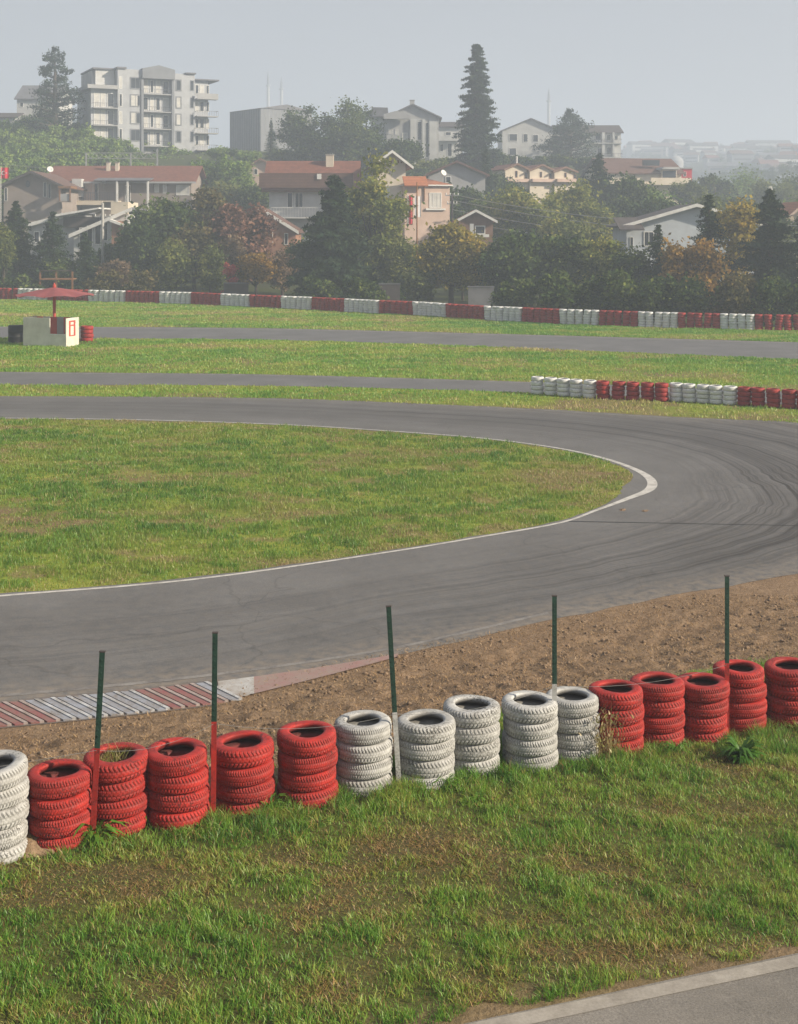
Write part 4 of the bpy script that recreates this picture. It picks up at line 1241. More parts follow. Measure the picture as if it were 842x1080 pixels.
def tree(px, py, wpx, Y, kind, mat, label, dens=1.0, group=None, name=None, k=1.0):
    _ts[0] += 1
    p = W(px, py, Y); g0 = gz(p.x, Y)
    root = empty(name or TREE_N[kind], (p.x, Y, g0)); tag(root, label, 'shrub' if kind == 'shrub' else 'tree', group)
    crown_parts(root, kind, max(0.8, p.z - g0), wpx / 2 * Y / F, LM[mat], _ts[0], dens, 'bark', k)
    return root


def yw(px): return float(wall_xy(px)[1])


# front row behind the far barrier, left to right
tree(-10, 206, 70, 146, 'spruce', 'spruce', 'dark spruce cut by the left edge behind the far barrier')
tree(17, 211, 76, 150, 'spruce', 'spruce', 'dark spruce at the left edge, tallest of the small spruces there', 1.5)
tree(4, 232, 26, 141, 'round', 'olive', 'light green leafy tree at the left edge in front of the spruce', 0.8)
tree(56, 222, 64, 148, 'spruce', 'spruce', 'dark spruce below the grey gabled house', 1.4)
tree(90, 244, 56, 142, 'spruce', 'spruce', 'short spruce in front of the white trimmed house')
tree(122, 268, 46, 141, 'airy', 'brown', 'brown thin bush beside the concrete utility pole', 1.2, name='bush')
tree(150, 232, 54, 146, 'round', 'dark', 'dark leafy tree right of the white trimmed house')
tree(178, 200, 84, 150, 'round', 'dark', 'large dark green tree in front of the long red roof')
tree(220, 196, 56, 152, 'round', 'darkbrown', 'brownish green tree right of the large dark one')
tree(205, 240, 70, 145, 'round', 'darkbrown', 'brownish tree mass above the two olive bushes', 0.8)
tree(185, 252, 46, 136, 'poplar', 'olive', 'olive green willowy bush, left of the pair by the barrier', 0.9)
tree(222, 257, 32, 135.5, 'poplar', 'olive', 'olive green willowy bush, right of the pair by the barrier', 0.9)
tree(256, 208, 76, 147, 'airy', 'pink', 'tree with dull red autumn leaves before the brick gable house', 1.5)
tree(246, 248, 46, 142, 'airy', 'brown', 'brown bare looking tree under the dull red one', 1.3)
tree(270, 263, 42, 132, 'round', 'orange', 'bright yellow orange bush near the barrier', 0.8)
tree(243, 272, 18, 131.5, 'shrub', 'red', 'small bright red bush beside the orange bush', 0.6)
tree(298, 262, 38, 134, 'airy', 'brown', 'brown bush between the orange bush and the big spruce', 1.4, name='bush')
tree(353, 184, 116, 126, 'spruce', 'spruce', 'huge dark spruce in the middle behind the far barrier', 3.2, k=1.1)
tree(392, 158, 84, 135, 'airy', 'yellowgreen', 'tall pale olive tree rising beside the huge spruce', 2.6, k=0.85)
tree(418, 240, 50, 134, 'round', 'olive', 'olive tree between the huge spruce and the yellow tree', 0.9, k=0.85)
tree(476, 229, 82, 125, 'airy', 'yellow', 'yellow autumn tree in front of the pink house', 2.0, k=0.85)
tree(500, 250, 48, 123, 'airy', 'yellow', 'lower yellow autumn tree by the pale garden wall', 1.2, k=0.85)
tree(452, 254, 46, 127, 'airy', 'yellowgreen', 'yellow green low tree beside the thin wooden pole', 1.2, k=0.85)
tree(512, 296, 30, 121.5, 'shrub', 'olive', 'small olive bush in front of the pale garden wall', 0.8)
tree(412, 298, 34, 122, 'shrub', 'dark', 'small dark bush in front of the grey garden wall', 0.8)
tree(440, 285, 60, 124, 'shrub', 'olive', 'olive bush under the wooden pole', 1.0)
tree(530, 254, 54, 121, 'round', 'dark', 'dark green bush left of the dark thicket', 0.9)
tree(560, 240, 82, 121, 'round', 'dark', 'broad dark green tree right of the yellow tree', 1.0)
tree(600, 250, 60, 119, 'round', 'dark', 'dark green tree behind the white barrier block, right of centre', 1.0)
tree(634, 245, 64, 117, 'airy', 'yellowgreen', 'yellow green tree at the left of the pale blue house', 1.7)
tree(694, 236, 60, 113, 'spruce', 'spruce', 'small dark spruce in front of the pale blue house')
tree(728, 240, 80, 109.5, 'airy', 'orange', 'orange autumn tree on the right behind the barrier', 1.4, k=0.85)
tree(668, 262, 50, 114, 'round', 'dark', 'dark green tree right in front of the pale blue house', 0.8)
tree(708, 258, 40, 113, 'round', 'dark', 'dark green bush between the small spruce and orange tree', 0.8)
tree(748, 203, 72, 114, 'spruce', 'spruce', 'tall slim spruce behind the orange autumn tree')
tree(776, 190, 54, 122, 'poplar', 'yellow', 'tall yellow brown tree between two spruces on the right', 1.0)
tree(812, 197, 104, 112, 'spruce', 'spruce', 'large dark spruce near the right edge', 2.0)
tree(852, 215, 80, 110, 'spruce', 'spruce', 'dark spruce cut by the right edge')
for i, (px, py, wd, m_, lab) in enumerate(((655, 280, 60, 'dark', 'dark hedge bush below the pale blue house'), (690, 290, 56, 'dark', 'dark hedge bush left of the orange tree'), (735, 292, 60, 'dark', 'dark hedge bush under the orange tree'),
                                  (775, 284, 56, 'darkbrown', 'brownish hedge bush under the tall yellow tree'), (810, 288, 54, 'dark', 'dark hedge bush under the large right spruce'), (845, 290, 50, 'dark', 'dark hedge bush at the right edge'),
                                  (110, 288, 50, 'darkbrown', 'brown green hedge bush right of the wooden platform'), (150, 284, 46, 'darkbrown', 'hedge bush behind the red barrier block left of olive bushes'), (30, 290, 60, 'dark', 'dark hedge bush left of the wooden platform'),
                                  (330, 292, 60, 'dark', 'dark bush at the foot of the huge spruce'), (385, 290, 50, 'dark', 'dark bush right of the huge spruce foot'), (590, 290, 70, 'dark', 'dark hedge bush in the middle of the thicket'), (545, 292, 46, 'dark', 'dark hedge bush at the left of the thicket'), (630, 288, 50, 'dark', 'dark hedge bush at the right of the thicket'))):
    tree(px, py, wd, yw(px) + 4.5, 'shrub', m_, lab, 1.0)
# second row
tree(558, 190, 76, 165, 'round', 'yellowgreen', 'green yellow tree below the triple gabled house', 0.9)
tree(530, 204, 48, 170, 'round', 'olive', 'olive tree right of the small porch roof', 0.8)
tree(604, 187, 66, 172, 'round', 'yellowgreen', 'pale green tree right of the triple gabled house', 0.9)
tree(584, 226, 50, 150, 'round', 'yellowgreen', 'yellow green tree crossed by the power lines', 0.9)
tree(632, 160, 70, 200, 'spruce', 'spruce', 'hazy spruce in front of the long brown roof', 1.0)
tree(668, 185, 60, 195, 'round', 'dark', 'hazy dark tree right of the hazy spruce', 0.8)
tree(512, 156, 44, 205, 'spruce', 'spruce', 'dark hazy tree at the foot of the tall fir', 1.2)
tree(500, 196, 60, 190, 'round', 'dark', 'dark tree behind the small porch roof', 0.8)
tree(540, 190, 40, 200, 'round', 'dark', 'dark tree left of the triple gabled house', 0.8)
tree(460, 200, 50, 200, 'round', 'dark', 'dark tree behind the pink house', 0.8)
for i, (px, py, wd, Y) in enumerate(((702, 178, 46, 270), (725, 190, 50, 230), (752, 184, 54, 260), (785, 180, 56, 280), (815, 186, 60, 250), (842, 178, 50, 270), (700, 205, 46, 190), (735, 212, 40, 170), (800, 210, 50, 180), (838, 206, 44, 175), (660, 205, 40, 190), (770, 205, 60, 210), (690, 192, 40, 300), (870, 190, 60, 240))):
    tree(px, py, wd, Y, 'round' if i % 3 else 'poplar', ('hill', 'olive', 'dark')[i % 3], 'hazy green tree in the valley on the right', 0.6, 'hazy valley trees on the right')
for i, (px, py, wd, Y, m_) in enumerate(((215, 170, 52, 216, 'hill'), (245, 165, 54, 214, 'hill'), (236, 188, 50, 200, 'olive'), (272, 190, 40, 198, 'dark'), (440, 176, 40, 226, 'dark'), (525, 182, 44, 216, 'dark'), (516, 206, 52, 182, 'dark'), (548, 205, 40, 190, 'dark'),
                                   (652, 206, 60, 180, 'dark'), (622, 212, 56, 166, 'yellowgreen'), (588, 215, 50, 168, 'olive'), (694, 206, 60, 172, 'dark'), (738, 204, 56, 166, 'olive'), (772, 222, 60, 142, 'dark'), (800, 216, 60, 146, 'olive'), (832, 222, 56, 150, 'dark'), (560, 186, 50, 240, 'hill'), (470, 190, 40, 175, 'dark'),
                                   (505, 262, 50, 133, 'dark'), (488, 272, 44, 131, 'olive'), (118, 256, 44, 158, 'dark'), (318, 250, 50, 142, 'dark'), (420, 250, 50, 140, 'olive'), (230, 232, 50, 155, 'darkbrown'), (60, 270, 60, 147, 'dark'), (100, 276, 50, 146, 'darkbrown'), (640, 268, 50, 125, 'dark'), (570, 268, 60, 126, 'yellowgreen'), (540, 236, 50, 140, 'dark'), (610, 232, 56, 142, 'olive'))):
    tree(px, py, wd, Y, 'round', m_, 'leafy tree filling the gaps between the houses', 0.75, 'background trees between the houses')
for i, (px, py, wd, Y, m_) in enumerate(((540, 163, 46, 262, 'dark'), (566, 166, 46, 258, 'dark'), (590, 162, 46, 264, 'dark'), (618, 165, 46, 262, 'dark'), (640, 168, 40, 258, 'hill'), (470, 166, 40, 250, 'dark'), (524, 160, 36, 256, 'dark'), (395, 150, 44, 240, 'dark'), (300, 152, 40, 244, 'dark'), (262, 158, 40, 246, 'hill'), (235, 152, 40, 252, 'hill'), (655, 192, 50, 210, 'dark'), (680, 196, 44, 215, 'hill'))):
    tree(px, py, wd, Y, 'round', m_, 'dark hazy tree at the foot of the hilltop buildings', 0.6, 'trees at the foot of the hilltop buildings')
# skyline trees
tree(503, 44, 54, 240, 'column', 'spruce', 'very tall narrow dark fir standing against the sky', 2.4)
tree(602, 117, 90, 292, 'cedar', 'spruce', 'hazy cedar in front of the long pale house on the hill', 0.8)
tree(58, 51, 84, 262, 'cedar', 'spruce', 'layered dark cedar left of the apartment block', 1.0)
tree(322, 98, 74, 250, 'airy', 'dark', 'broad umbrella pine on the skyline, left of the pair', 1.2, name='pine_tree')
tree(374, 101, 66, 245, 'airy', 'dark', 'broad umbrella pine on the skyline, right of the pair', 1.0, name='pine_tree')
tree(372, 122, 84, 240, 'round', 'dark', 'dark tree mass below the right umbrella pine', 0.8)
tree(330, 142, 60, 242, 'round', 'dark', 'dark tree mass below the left umbrella pine', 0.8)
tree(425, 140, 50, 235, 'round', 'dark', 'dark tree in front of the grey gabled villa', 0.8)
tree(455, 165, 40, 230, 'round', 'olive', 'low green tree below the grey gabled villa', 0.7)
tree(286, 126, 18, 262, 'spruce', 'spruce', 'thin hazy conifer in front of the grey warehouse', 0.7)
# hillside scrub: built as a few kinds then copied
protos = []
for i in range(4):
    root = empty('hillside_tree', (0, 0, 0)); tag(root, 'round green tree on the wooded slope below the apartment block', 'tree', 'trees on the wooded slope')
    crown_parts(root, 'shrub', 5.0, 4.2, LM['hill'], 900 + i, 1.0); protos.append(root)
used = [False] * 4
sky_y = [(-60, 128), (0, 127), (30, 124), (60, 124), (90, 126), (110, 131), (140, 141), (165, 153), (200, 158), (235, 160), (262, 165)]
spots = []
for row in range(7):
    for px in range(-50, 275, 15):
        top = np.interp(px, [a for a, b in sky_y], [b for a, b in sky_y]) + row * 11 + random.uniform(-2, 3)
        if top > 200: continue
        Y = 268 - row * 10 + random.uniform(-4, 4)
        spots.append((px + random.uniform(-6, 6), top, Y))
for i, (px, py, Y) in enumerate(spots):
    k = i % 4
    o = protos[k] if not used[k] else copy_tree(protos[k]); used[k] = True
    p = W(px, py, Y); s = random.uniform(0.75, 1.1)
    o.location = (p.x, Y, p.z - 5.0 * s); o.scale = (s * 1.05, s * 1.05, s); o.rotation_euler.z = random.uniform(0, 6.28)
    if gz(p.x, Y) < p.z - 5.0 * s - 0.3:   # foot stands on the slope: stretch down to it
        hgt = p.z - gz(p.x, Y); o.location.z = gz(p.x, Y); o.scale.z = hgt / 5.0


# ------------------------------------------------------------------ houses
def window_part(b_root, x0, x1, z0, z1, y=-0.0, pane='glass', frame='trim', name='window', div=0, th=None):
    th = th or min(0.10, 0.12 * (x1 - x0))
    f = MB()
    f.box(x0, x1, y - 0.07, y - 0.001, z0, z0 + th).box(x0, x1, y - 0.07, y - 0.001, z1 - th, z1)
    f.box(x0, x0 + th, y - 0.068, y - 0.001, z0 + th, z1 - th).box(x1 - th, x1, y - 0.068, y - 0.001, z0 + th, z1 - th)
    for d in range(div):
        xx = x0 + (x1 - x0) * (d + 1) / (div + 1); f.box(xx - .03, xx + .03, y - .062, y - .001, z0 + th, z1 - th)
    o = f.build(name, M[frame], b_root)
    MB().box(x0 + th, x1 - th, y - 0.03, y - 0.002, z0 + th, z1 - th).build('pane', M[pane], o)
    return o


def house(name, label, cat, px0, px1, Y, eave, base, depth, roof, ridge=None, over=0.5, rot=0.0, wm='wall_white', rm='tile', wins=(), trim=None, th=0.22):
    s = Y / F; o = W(px0, base, Y)
    Wd = (px1 - px0) * s / max(0.3, math.cos(R(rot))); he = (base - eave) * s; hr = (base - (ridge if ridge is not None else eave)) * s
    gmin = min(gz(o.x, Y), gz(o.x + Wd, Y), gz(o.x, Y + depth)) - o.z
    zb = min(-0.5, gmin - 0.5)
    root = empty(name, o, R(rot)); tag(root, label, cat)
    w = MB()
    if roof == 'gable_y': w.prism([(0, zb), (Wd, zb), (Wd, he), (Wd / 2, hr), (0, he)], 'y', 0, depth)
    elif roof == 'shed': w.prism([(0, zb), (Wd, zb), (Wd, hr), (0, he)], 'y', 0, depth)
    elif roof == 'gable_x': w.prism([(0, zb), (depth, zb), (depth, he), (depth / 2, hr), (0, he)], 'x', 0, Wd)
    else: w.box(0, Wd, 0, depth, zb, he)
    w.build('wall', M[wm], root)
    r = MB(); rmats = [M[rm], M[trim or rm]]
    if roof in ('gable_y', 'gable_x'):
        half = (Wd if roof == 'gable_y' else depth) / 2; sl = (hr - he) / half; a0, a1 = -over, (depth if roof == 'gable_y' else Wd) + over; ax = 'y' if roof == 'gable_y' else 'x'
        e = over
        r.prism([(-e, he - sl * e + .01), (half, hr + .01), (half, hr + th), (-e, he - sl * e + th)], ax, a0, a1)
        r.prism([(2 * half + e, he - sl * e + .01), (half, hr + .01), (half, hr + th), (2 * half + e, he - sl * e + th)], ax, a0, a1)
        rf = r.build('roof', rmats, root)
        if trim and roof == 'gable_y':
            t = MB()
            for sg in (-1, 1):
                xe = half + sg * (half + e)
                t.prism([(xe, he - sl * e - .12), (half, hr - .12), (half, hr + th + .03), (xe, he - sl * e + th + .03)], 'y', a0 - 0.10, a0 - 0.01)
            t.build('bargeboard', M[trim], root)
        elif trim:
            MB().box(a0, a1, -e - 0.09, -e - 0.01, he - sl * e - 0.05, he - sl * e + th).build('gutter', M[trim], root)
    elif roof == 'shed':
        e = over; sl = (hr - he) / Wd
        r.prism([(-e, he - sl * e + .01), (Wd + e, hr + sl * e + .01), (Wd + e, hr + sl * e + th), (-e, he - sl * e + th)], 'y', -over, depth + over); r.build('roof', rmats, root)
        if trim: MB().prism([(-e, he - sl * e - .15), (Wd + e, hr + sl * e - .15), (Wd + e, hr + sl * e + th + .03), (-e, he - sl * e + th + .03)], 'y', -over - .1, -over - .01).build('fascia', M[trim], root)
    elif roof == 'hip':
        e = over; z0 = he + 0.01; rx0 = min(depth / 2, Wd * 0.42)
        B = [(-e, -e, z0), (Wd + e, -e, z0), (Wd + e, depth + e, z0), (-e, depth + e, z0)]; U_ = [(q[0], q[1], z0 + .16) for q in B]
        P0 = (rx0, depth / 2, hr); P1 = (Wd - rx0, depth / 2, hr)
        r.poly(B[::-1])
        for i in range(4): j = (i + 1) % 4; r.poly([B[i], B[j], U_[j], U_[i]], 1)
        r.poly([U_[0], U_[1], P1, P0]); r.poly([U_[1], U_[2], P1]); r.poly([U_[2], U_[3], P0, P1]); r.poly([U_[3], U_[0], P0]); r.build('roof', rmats, root)
    else:
        r.box(-over, Wd + over, -over, depth + over, he + .003, he + th); r.build('roof', rmats, root)
    ks = s / max(0.3, math.cos(R(rot)))
    for q in wins:
        x0, y0, x1, y1 = q[:4]; kw = q[4] if len(q) > 4 else {}
        window_part(root, (x0 - px0) * ks, (x1 - px0) * ks, (base - y1) * s, (base - y0) * s, **kw)
    root['_s'] = s
    return root, (lambda px: (px - px0) * ks), (lambda py: (base - py) * s)


def balcony(root, x0, x1, z, d=1.2, h=1.0, slab='concrete', rail='rail', solid=None, y=0.0):
    o = MB().box(x0, x1, y - d, y - 0.005, z - 0.18, z).build('balcony', M[slab], root)
    r = MB()
    if solid:
        r.box(x0, x1, y - d, y - d + .08, z + .003, z + h)
    else:
        r.box(x0, x1, y - d, y - d + .05, z + h - .06, z + h)
        n = max(3, int((x1 - x0) / 0.35))
        for k in range(n + 1):
            xx = x0 + (x1 - x0 - .04) * k / n; r.box(xx, xx + .04, y - d + .005, y - d + .045, z + .003, z + h - .062)
        for xx in (x0, x1 - .05): r.box(xx, xx + .05, y - d + .06, y - .01, z + h - .06, z + h)
    r.build('railing', M[solid or rail], o)
    return o


def chimney(root, x, y, z, w=0.6, h=1.2, m='wall_white'):
    o = MB().box(x - w / 2, x + w / 2, y - w / 2, y + w / 2, z - 0.5, z + h).build('chimney', M[m], root)
    MB().box(x - w / 2 - .08, x + w / 2 + .08, y - w / 2 - .08, y + w / 2 + .08, z + h + .003, z + h + .12).build('cap', M['concrete'], o)


def dish(root, x, y, z, r=0.55):
    o = MB().lathe([(0, 0.0), (r * .5, .06), (r * .85, .17), (r, .25), (r * .97, .27), (r * .5, .10), (0, 0.05)], 16).build('satellite_dish', M['trim'], root, True)
    o.location = (x, y, z); o.rotation_euler = (R(62), 0, R(25))
    MB().tube([(x, y + .1, z - 0.9), (x, y + .1, z)], .04, 6).build('mast', M['metal'], root)


D = dict
# apartment block
Y = 260.0
o0 = W(97, 160, Y); rot = 25
apt = empty('apartment_block', o0, R(rot)); tag(apt, 'white six storey apartment block with balconies on the hill', 'apartment block')
sc_ = 1 / 5.3; LX = lambda px: (px - 97) * sc_; LZ = lambda py: (160 - py) * Y / F
xe = LX(232); zb = -12
MB().box(0, LX(124), 0.8, 14, zb, LZ(90)).box(LX(124), LX(150), 0.001, 14, zb, LZ(71)).box(LX(150), LX(184), 1.2, 14, zb, LZ(71)).box(LX(184), LX(207), 0.003, 14, zb, LZ(73)).box(LX(207), xe - 1.6, 1.0, 13, zb, LZ(79)).build('wall', simple('block_render', (0.44, 0.45, 0.47), (0.35, 0.36, 0.38), 0.5, 0.9), apt)
MB().box(-0.9, LX(124) - .02, -0.4, 14.5, LZ(93), LZ(89)).build('roof_slab', M['wall_grey'], apt)
MB().box(LX(103), LX(123), 2.0, 13, LZ(88.8), LZ(71.5)).build('penthouse', M['wall_white'], apt)
MB().box(0.6, LX(102.8), 3.0, 13, LZ(88.8), LZ(72.5)).build('penthouse', M['wall_grey'], apt)
MB().box(LX(100), LX(124), 1.6, 13.5, LZ(71.4), LZ(69.8)).build('roof_slab', M['roof_grey'], apt)
MB().box(LX(123), LX(133), -0.3, 6, LZ(70.9), LZ(69)).build('roof_slab', M['roof_grey'], apt)
MB().prism([(LX(149.5), LZ(80)), (LX(184.5), LZ(80)), (LX(184.5), LZ(69.5)), (LX(167), LZ(65.5)), (LX(149.5), LZ(69.5))], 'y', -0.6, 9).build('pediment', M['wall_dkgrey'], apt)
MB().box(LX(197), LX(208), -0.4, 8, LZ(72.9), LZ(75.5 - 4)).build('roof_slab', M['roof_grey'], apt)
MB().box(xe - 5.2, xe + 0.5, 0.2, 13.5, LZ(78.9), LZ(77.5)).build('roof_slab', M['roof_grey'], apt)
for px in (150, 183):
    MB().box(LX(px) - .25, LX(px) + .25, -0.25, 1.19, zb, LZ(80)).build('pillar', M['wall_dkgrey'], apt)
floors = [(78.5, 93), (97, 112), (115.5, 130.5), (134, 149)]
for i, (a, b) in enumerate(floors):
    window_part(apt, LX(137), LX(148.5), LZ(b - 1), LZ(a + .5), 0, 'curtain' if i in (1, 2) else 'glass', 'wall_dkgrey', div=1, th=.22)
    MB().box(LX(143.6 if i != 1 else 145), LX(147.6), -.05, -.032, LZ(b - 2.4), LZ(a + 2)).build('window', M['glass'], apt)
    window_part(apt, LX(186), LX(192.5), LZ(b - 1), LZ(a + .8), 0, 'curtain' if i in (1, 2) else 'glass', 'wall_dkgrey', th=.22)
    window_part(apt, LX(202), LX(206), LZ(b - 2), LZ(a + 1.2), 0, 'glass', 'wall_dkgrey', th=.12)
    window_part(apt, LX(125.4), LX(128.8), LZ(b - .8), LZ(a + .5), 0, ('curtain', 'glass', 'curtain', 'glass')[i], 'trim', th=.1)
    for k, (u, v) in enumerate(((152.5, 158), (160, 164), (166, 171), (174, 180))):
        window_part(apt, LX(u), LX(v), LZ(b + 1.5), LZ(a + 2.5), 1.2, ('curtain', 'glass')[(i + k) % 2], 'trim', div=0, th=.12)
    balcony(apt, LX(151.6), LX(182.4), LZ(b + 3), 1.3, 0.95, 'wall_grey', 'rail', y=1.2)
    if i:
        for k, (u, v) in enumerate(((100, 106), (107, 112), (114, 121))):
            window_part(apt, LX(u), LX(v), LZ(b + 0), LZ(a + 0), 0.8, ('curtain', 'curtain', 'glass')[k], 'trim', th=.12)
        balcony(apt, LX(98), LX(123.5), LZ(b + 1), 1.4, 0.9, 'wall_grey', 'rail', y=0.8)
    for k, (u, v) in enumerate(((209, 213), (214, 219), (221, 224.5))):
        window_part(apt, LX(u), LX(v), LZ(b + 1), LZ(a + 5), 1.0, ('glass', 'curtain', 'glass')[(i + k) % 3], 'trim', th=.1)
    balcony(apt, LX(208.5), LX(232), LZ(b + 6), 1.8, 1.0, 'wall_grey', 'rail', 'wall_grey' if i == 0 else None, y=1.0)
for z in (97, 115, 133):
    window_part(apt, 0, 0, 0, 0) if False else None

# other hill buildings
r, lx, lz = house('house', 'pale gabled house half hidden behind the dark cedar', 'house', 18, 62, 285, 104, 130, 12, 'gable_x', 88, .5, 0, 'wall_white', 'roof_grey', [(21, 108, 25, 113), (20, 121, 25, 127)])
r, lx, lz = house('house', 'low dark roofed house at the left edge of the hill', 'house', -20, 16, 280, 124, 134, 10, 'gable_x', 118, .5, 0, 'wall_grey', 'roof_dark', [(-10, 126, -4, 131)])
# warehouse seen on its corner
Y = 300.0; o0 = W(275, 165, Y); s = Y / F
wh = empty('warehouse', o0, R(38)); tag(wh, 'plain hazy grey warehouse left of the umbrella pines', 'warehouse')
hw = (165 - 114) * s
MB().box(0, 14, 0, 13.5, -10, hw).build('wall', M['wall_dkgrey'], wh)
MB().prism([(-.2, hw + .01), (14.2, hw + .01), (7, hw + 1.2)], 'y', -.2, 13.7).build('roof', M['roof_grey'], wh)
b = MB()
for k in range(14): b.box(k * 1.0 + .3, k * 1.0 + .36, -.04, -.002, -8, hw - .1)
for k in range(13): b.box(-.04, -.002, k * 1.0 + .3, k * 1.0 + .36, -8, hw - .1)
b.build('cladding_ribs', M['wall_grey'], wh)
MB().box(3, 13, -1.4, -.003, hw - 6.0, hw - 5.2).build('canopy', M['roof_grey'], wh)
# grey villa
r, lx, lz = house('villa', 'grey and white gabled villa on the skyline', 'villa', 408, 463, 262, 124, 175, 13, 'gable_y', 111, .6, 0, 'wall_grey', 'roof_grey',
                  [(440.5, 128, 445, 148), (449, 129, 452.5, 166), (441, 152, 445, 166), (410, 136, 414, 141, D(pane='curtain')), (417, 136, 420.5, 142, D(pane='curtain')), (424, 140, 430, 150, D(pane='curtain')), (452, 158, 456, 165)], th=.3)
MB().box(lx(433), lx(440), -.5, -.003, -8, lz(126)).build('pilaster', M['wall_white'], r); MB().box(lx(445.5), lx(448.5), -.5, -.003, -8, lz(126)).build('pilaster', M['wall_white'], r); MB().box(lx(453), lx(460.5), -.4, -.003, -8, lz(128)).build('pilaster', M['wall_white'], r)
MB().prism([(lx(405), lz(126)), (lx(432), lz(126)), (lx(432), lz(121.5)), (lx(419), lz(117.5)), (lx(405), lz(121))], 'y', -1.6, -.61).build('porch_gable', M['wall_grey'], r)
chimney(r, lx(435), 3, lz(111), .9, 1.2, 'wall_grey')
MB().prism([(lx(388), lz(122)), (lx(410), lz(122)), (lx(409), lz(112.5)), (lx(393), lz(112))], 'y', 2, 12).build('rear_roof', M['roof_grey'], r)
MB().box(lx(391), lx(408), 3, 12, -6, lz(122)).build('rear_wall', M['wall_white'], r)
r, lx, lz = house('house', 'pale house with a dark flat roof between the villa and tall fir', 'house', 456, 488, 285, 134, 172, 11, 'gable_x', 127.5, .5, 0, 'wall_white', 'roof_dark', [(460, 137, 463, 142), (470, 139, 476, 143), (472, 151, 477, 165), (464, 152, 468, 160)])
balcony(r, lx(458), lx(486), lz(148), 1.2, .8, 'wall_white', 'rail', 'wall_white')
# long house on right hill
r, lx, lz = house('house', 'long pale gabled house behind the hazy cedar', 'house', 530, 590, 300, 138, 172, 14, 'gable_y', 125.5, .5, 0, 'wall_white', 'roof_grey', [(537, 141, 546, 149), (552, 141, 557, 150), (562, 142, 568, 150), (537, 156, 545, 164)])
r, lx, lz = house('apartment_block', 'stepped white apartment building right of the hazy cedar', 'apartment block', 588, 655, 308, 140, 172, 12, 'gable_x', 131, .6, 0, 'wall_white', 'roof_dark', [(640, 142, 644, 148), (628, 141, 634, 148), (640, 155, 645, 163), (630, 156, 635, 163), (612, 142, 618, 149), (648, 143, 652, 148)])
balcony(r, lx(622), lx(655), lz(151), 1.4, .9, 'wall_white', 'rail'); balcony(r, lx(630), lx(655), lz(166), 1.4, .9, 'wall_white', 'rail')
MB().box(lx(634.5), lx(637.5), -1.2, -.003, -3, lz(140)).build('pillar', M['wall_white'], r); MB().box(lx(645.5), lx(647.5), -1.2, -.003, -3, lz(140)).build('pillar', M['wall_white'], r)
# triple gables
for i, (a, b_, rd) in enumerate(((533, 558, 173), (559, 585, 174), (585, 608, 176.5))):
    r, lx, lz = house('row_house', ('sunlit cream house with low gable, left of the row of three', 'sunlit cream house with low gable, middle of the row of three', 'sunlit cream house with low gable, right of the row of three')[i], 'house', a, b_, 215 + i * .8, 178.5 + i * 1.2, 200, 8, 'gable_y', rd, .35, 18, 'wall_cream', 'tile', [(a + 11, 180 + i, a + 13.2, 187, D(frame='wood')), (a + 21, 181.5 + i, a + 24, 188, D(frame='wall_brown'))], 'wall_brown', .15)
    MB().box(lx(a + 1), lx(b_ - 1), -.8, -.003, lz(192), lz(188.6)).build('parapet', M['wall_pink'], r)
    if i == 0: MB().tube([(lx(a + 23), 4, lz(176)), (lx(a + 23), 4, lz(163))], .16, 8).build('flue', M['trim'], r)
# building with balcony on right
r, lx, lz = house('house', 'long brown roofed house with a white balcony on the right', 'house', 640, 722, 240, 182, 212, 13, 'gable_x', 166, .6, 10, 'wall_cream', 'roof_brown', [(700, 178, 713, 186, D(pane='curtain'))])
balcony(r, lx(684), lx(728), lz(194), 2.0, 1.1, 'wall_cream', 'rail', 'wall_cream')
MB().prism([(lx(696), lz(178.5)), (lx(716), lz(178.5)), (lx(715), lz(176)), (lx(698), lz(176))], 'y', -2.0, 3).build('dormer_roof', M['wall_grey'], r)
MB().box(lx(698), lx(714.5), -1.0, 3, lz(190), lz(178.7)).build('dormer', M['wall_cream'], r)
MB().box(lx(699), lx(713.5), -1.06, -1.003, lz(187), lz(180)).build('window', M['glass'], r)
MB().box(lx(682), lx(700), 1.0, 1.6, lz(174), lz(168)).build('solar_panel', M['glass'], r)
MB().box(lx(713), lx(718), 6, 9, lz(180), lz(168)).build('stair_tower', M['wall_white'], r)
r, lx, lz = house('house', 'small house with a red gable wall beyond the white balcony', 'house', 717, 730, 262, 178, 196, 6, 'flat', None, .2, 0, 'cloth_red', 'wall_grey', [(721, 181, 724, 186)])
# left: grey gable house
r, lx, lz = house('house', 'grey house with a broad dark gable and a round attic window', 'house', 4, 65, 190, 196, 232, 12, 'gable_y', 182, .9, 0, 'wall_tan', 'roof_brown', [(46, 192, 49.5, 208), (51, 194, 54, 209), (5, 198, 8, 212)], 'roof_dark', .25)
MB().lathe([(0, 0), (.30, 0), (.38, -.03), (.38, .04)], 20).build('round_window', M['glass'], r).location = (lx(29.5), -.01, lz(194))
for ch in r.children:
    if ch.name.startswith('round_window'): ch.rotation_euler = (R(90), 0, 0); ch.scale = (1, 1.5, 1)
balcony(r, lx(64), lx(78), lz(212), 1.6, 1.0, 'wall_tan', 'rail', 'wall_grey')
MB().box(lx(65), lx(78), -1.8, 2, lz(199), lz(196.5)).build('porch_roof', M['wood'], r)
for px in (66, 77): MB().box(lx(px) - .1, lx(px) + .1, -1.7, -1.5, lz(212), lz(199)).build('post', M['wood'], r)
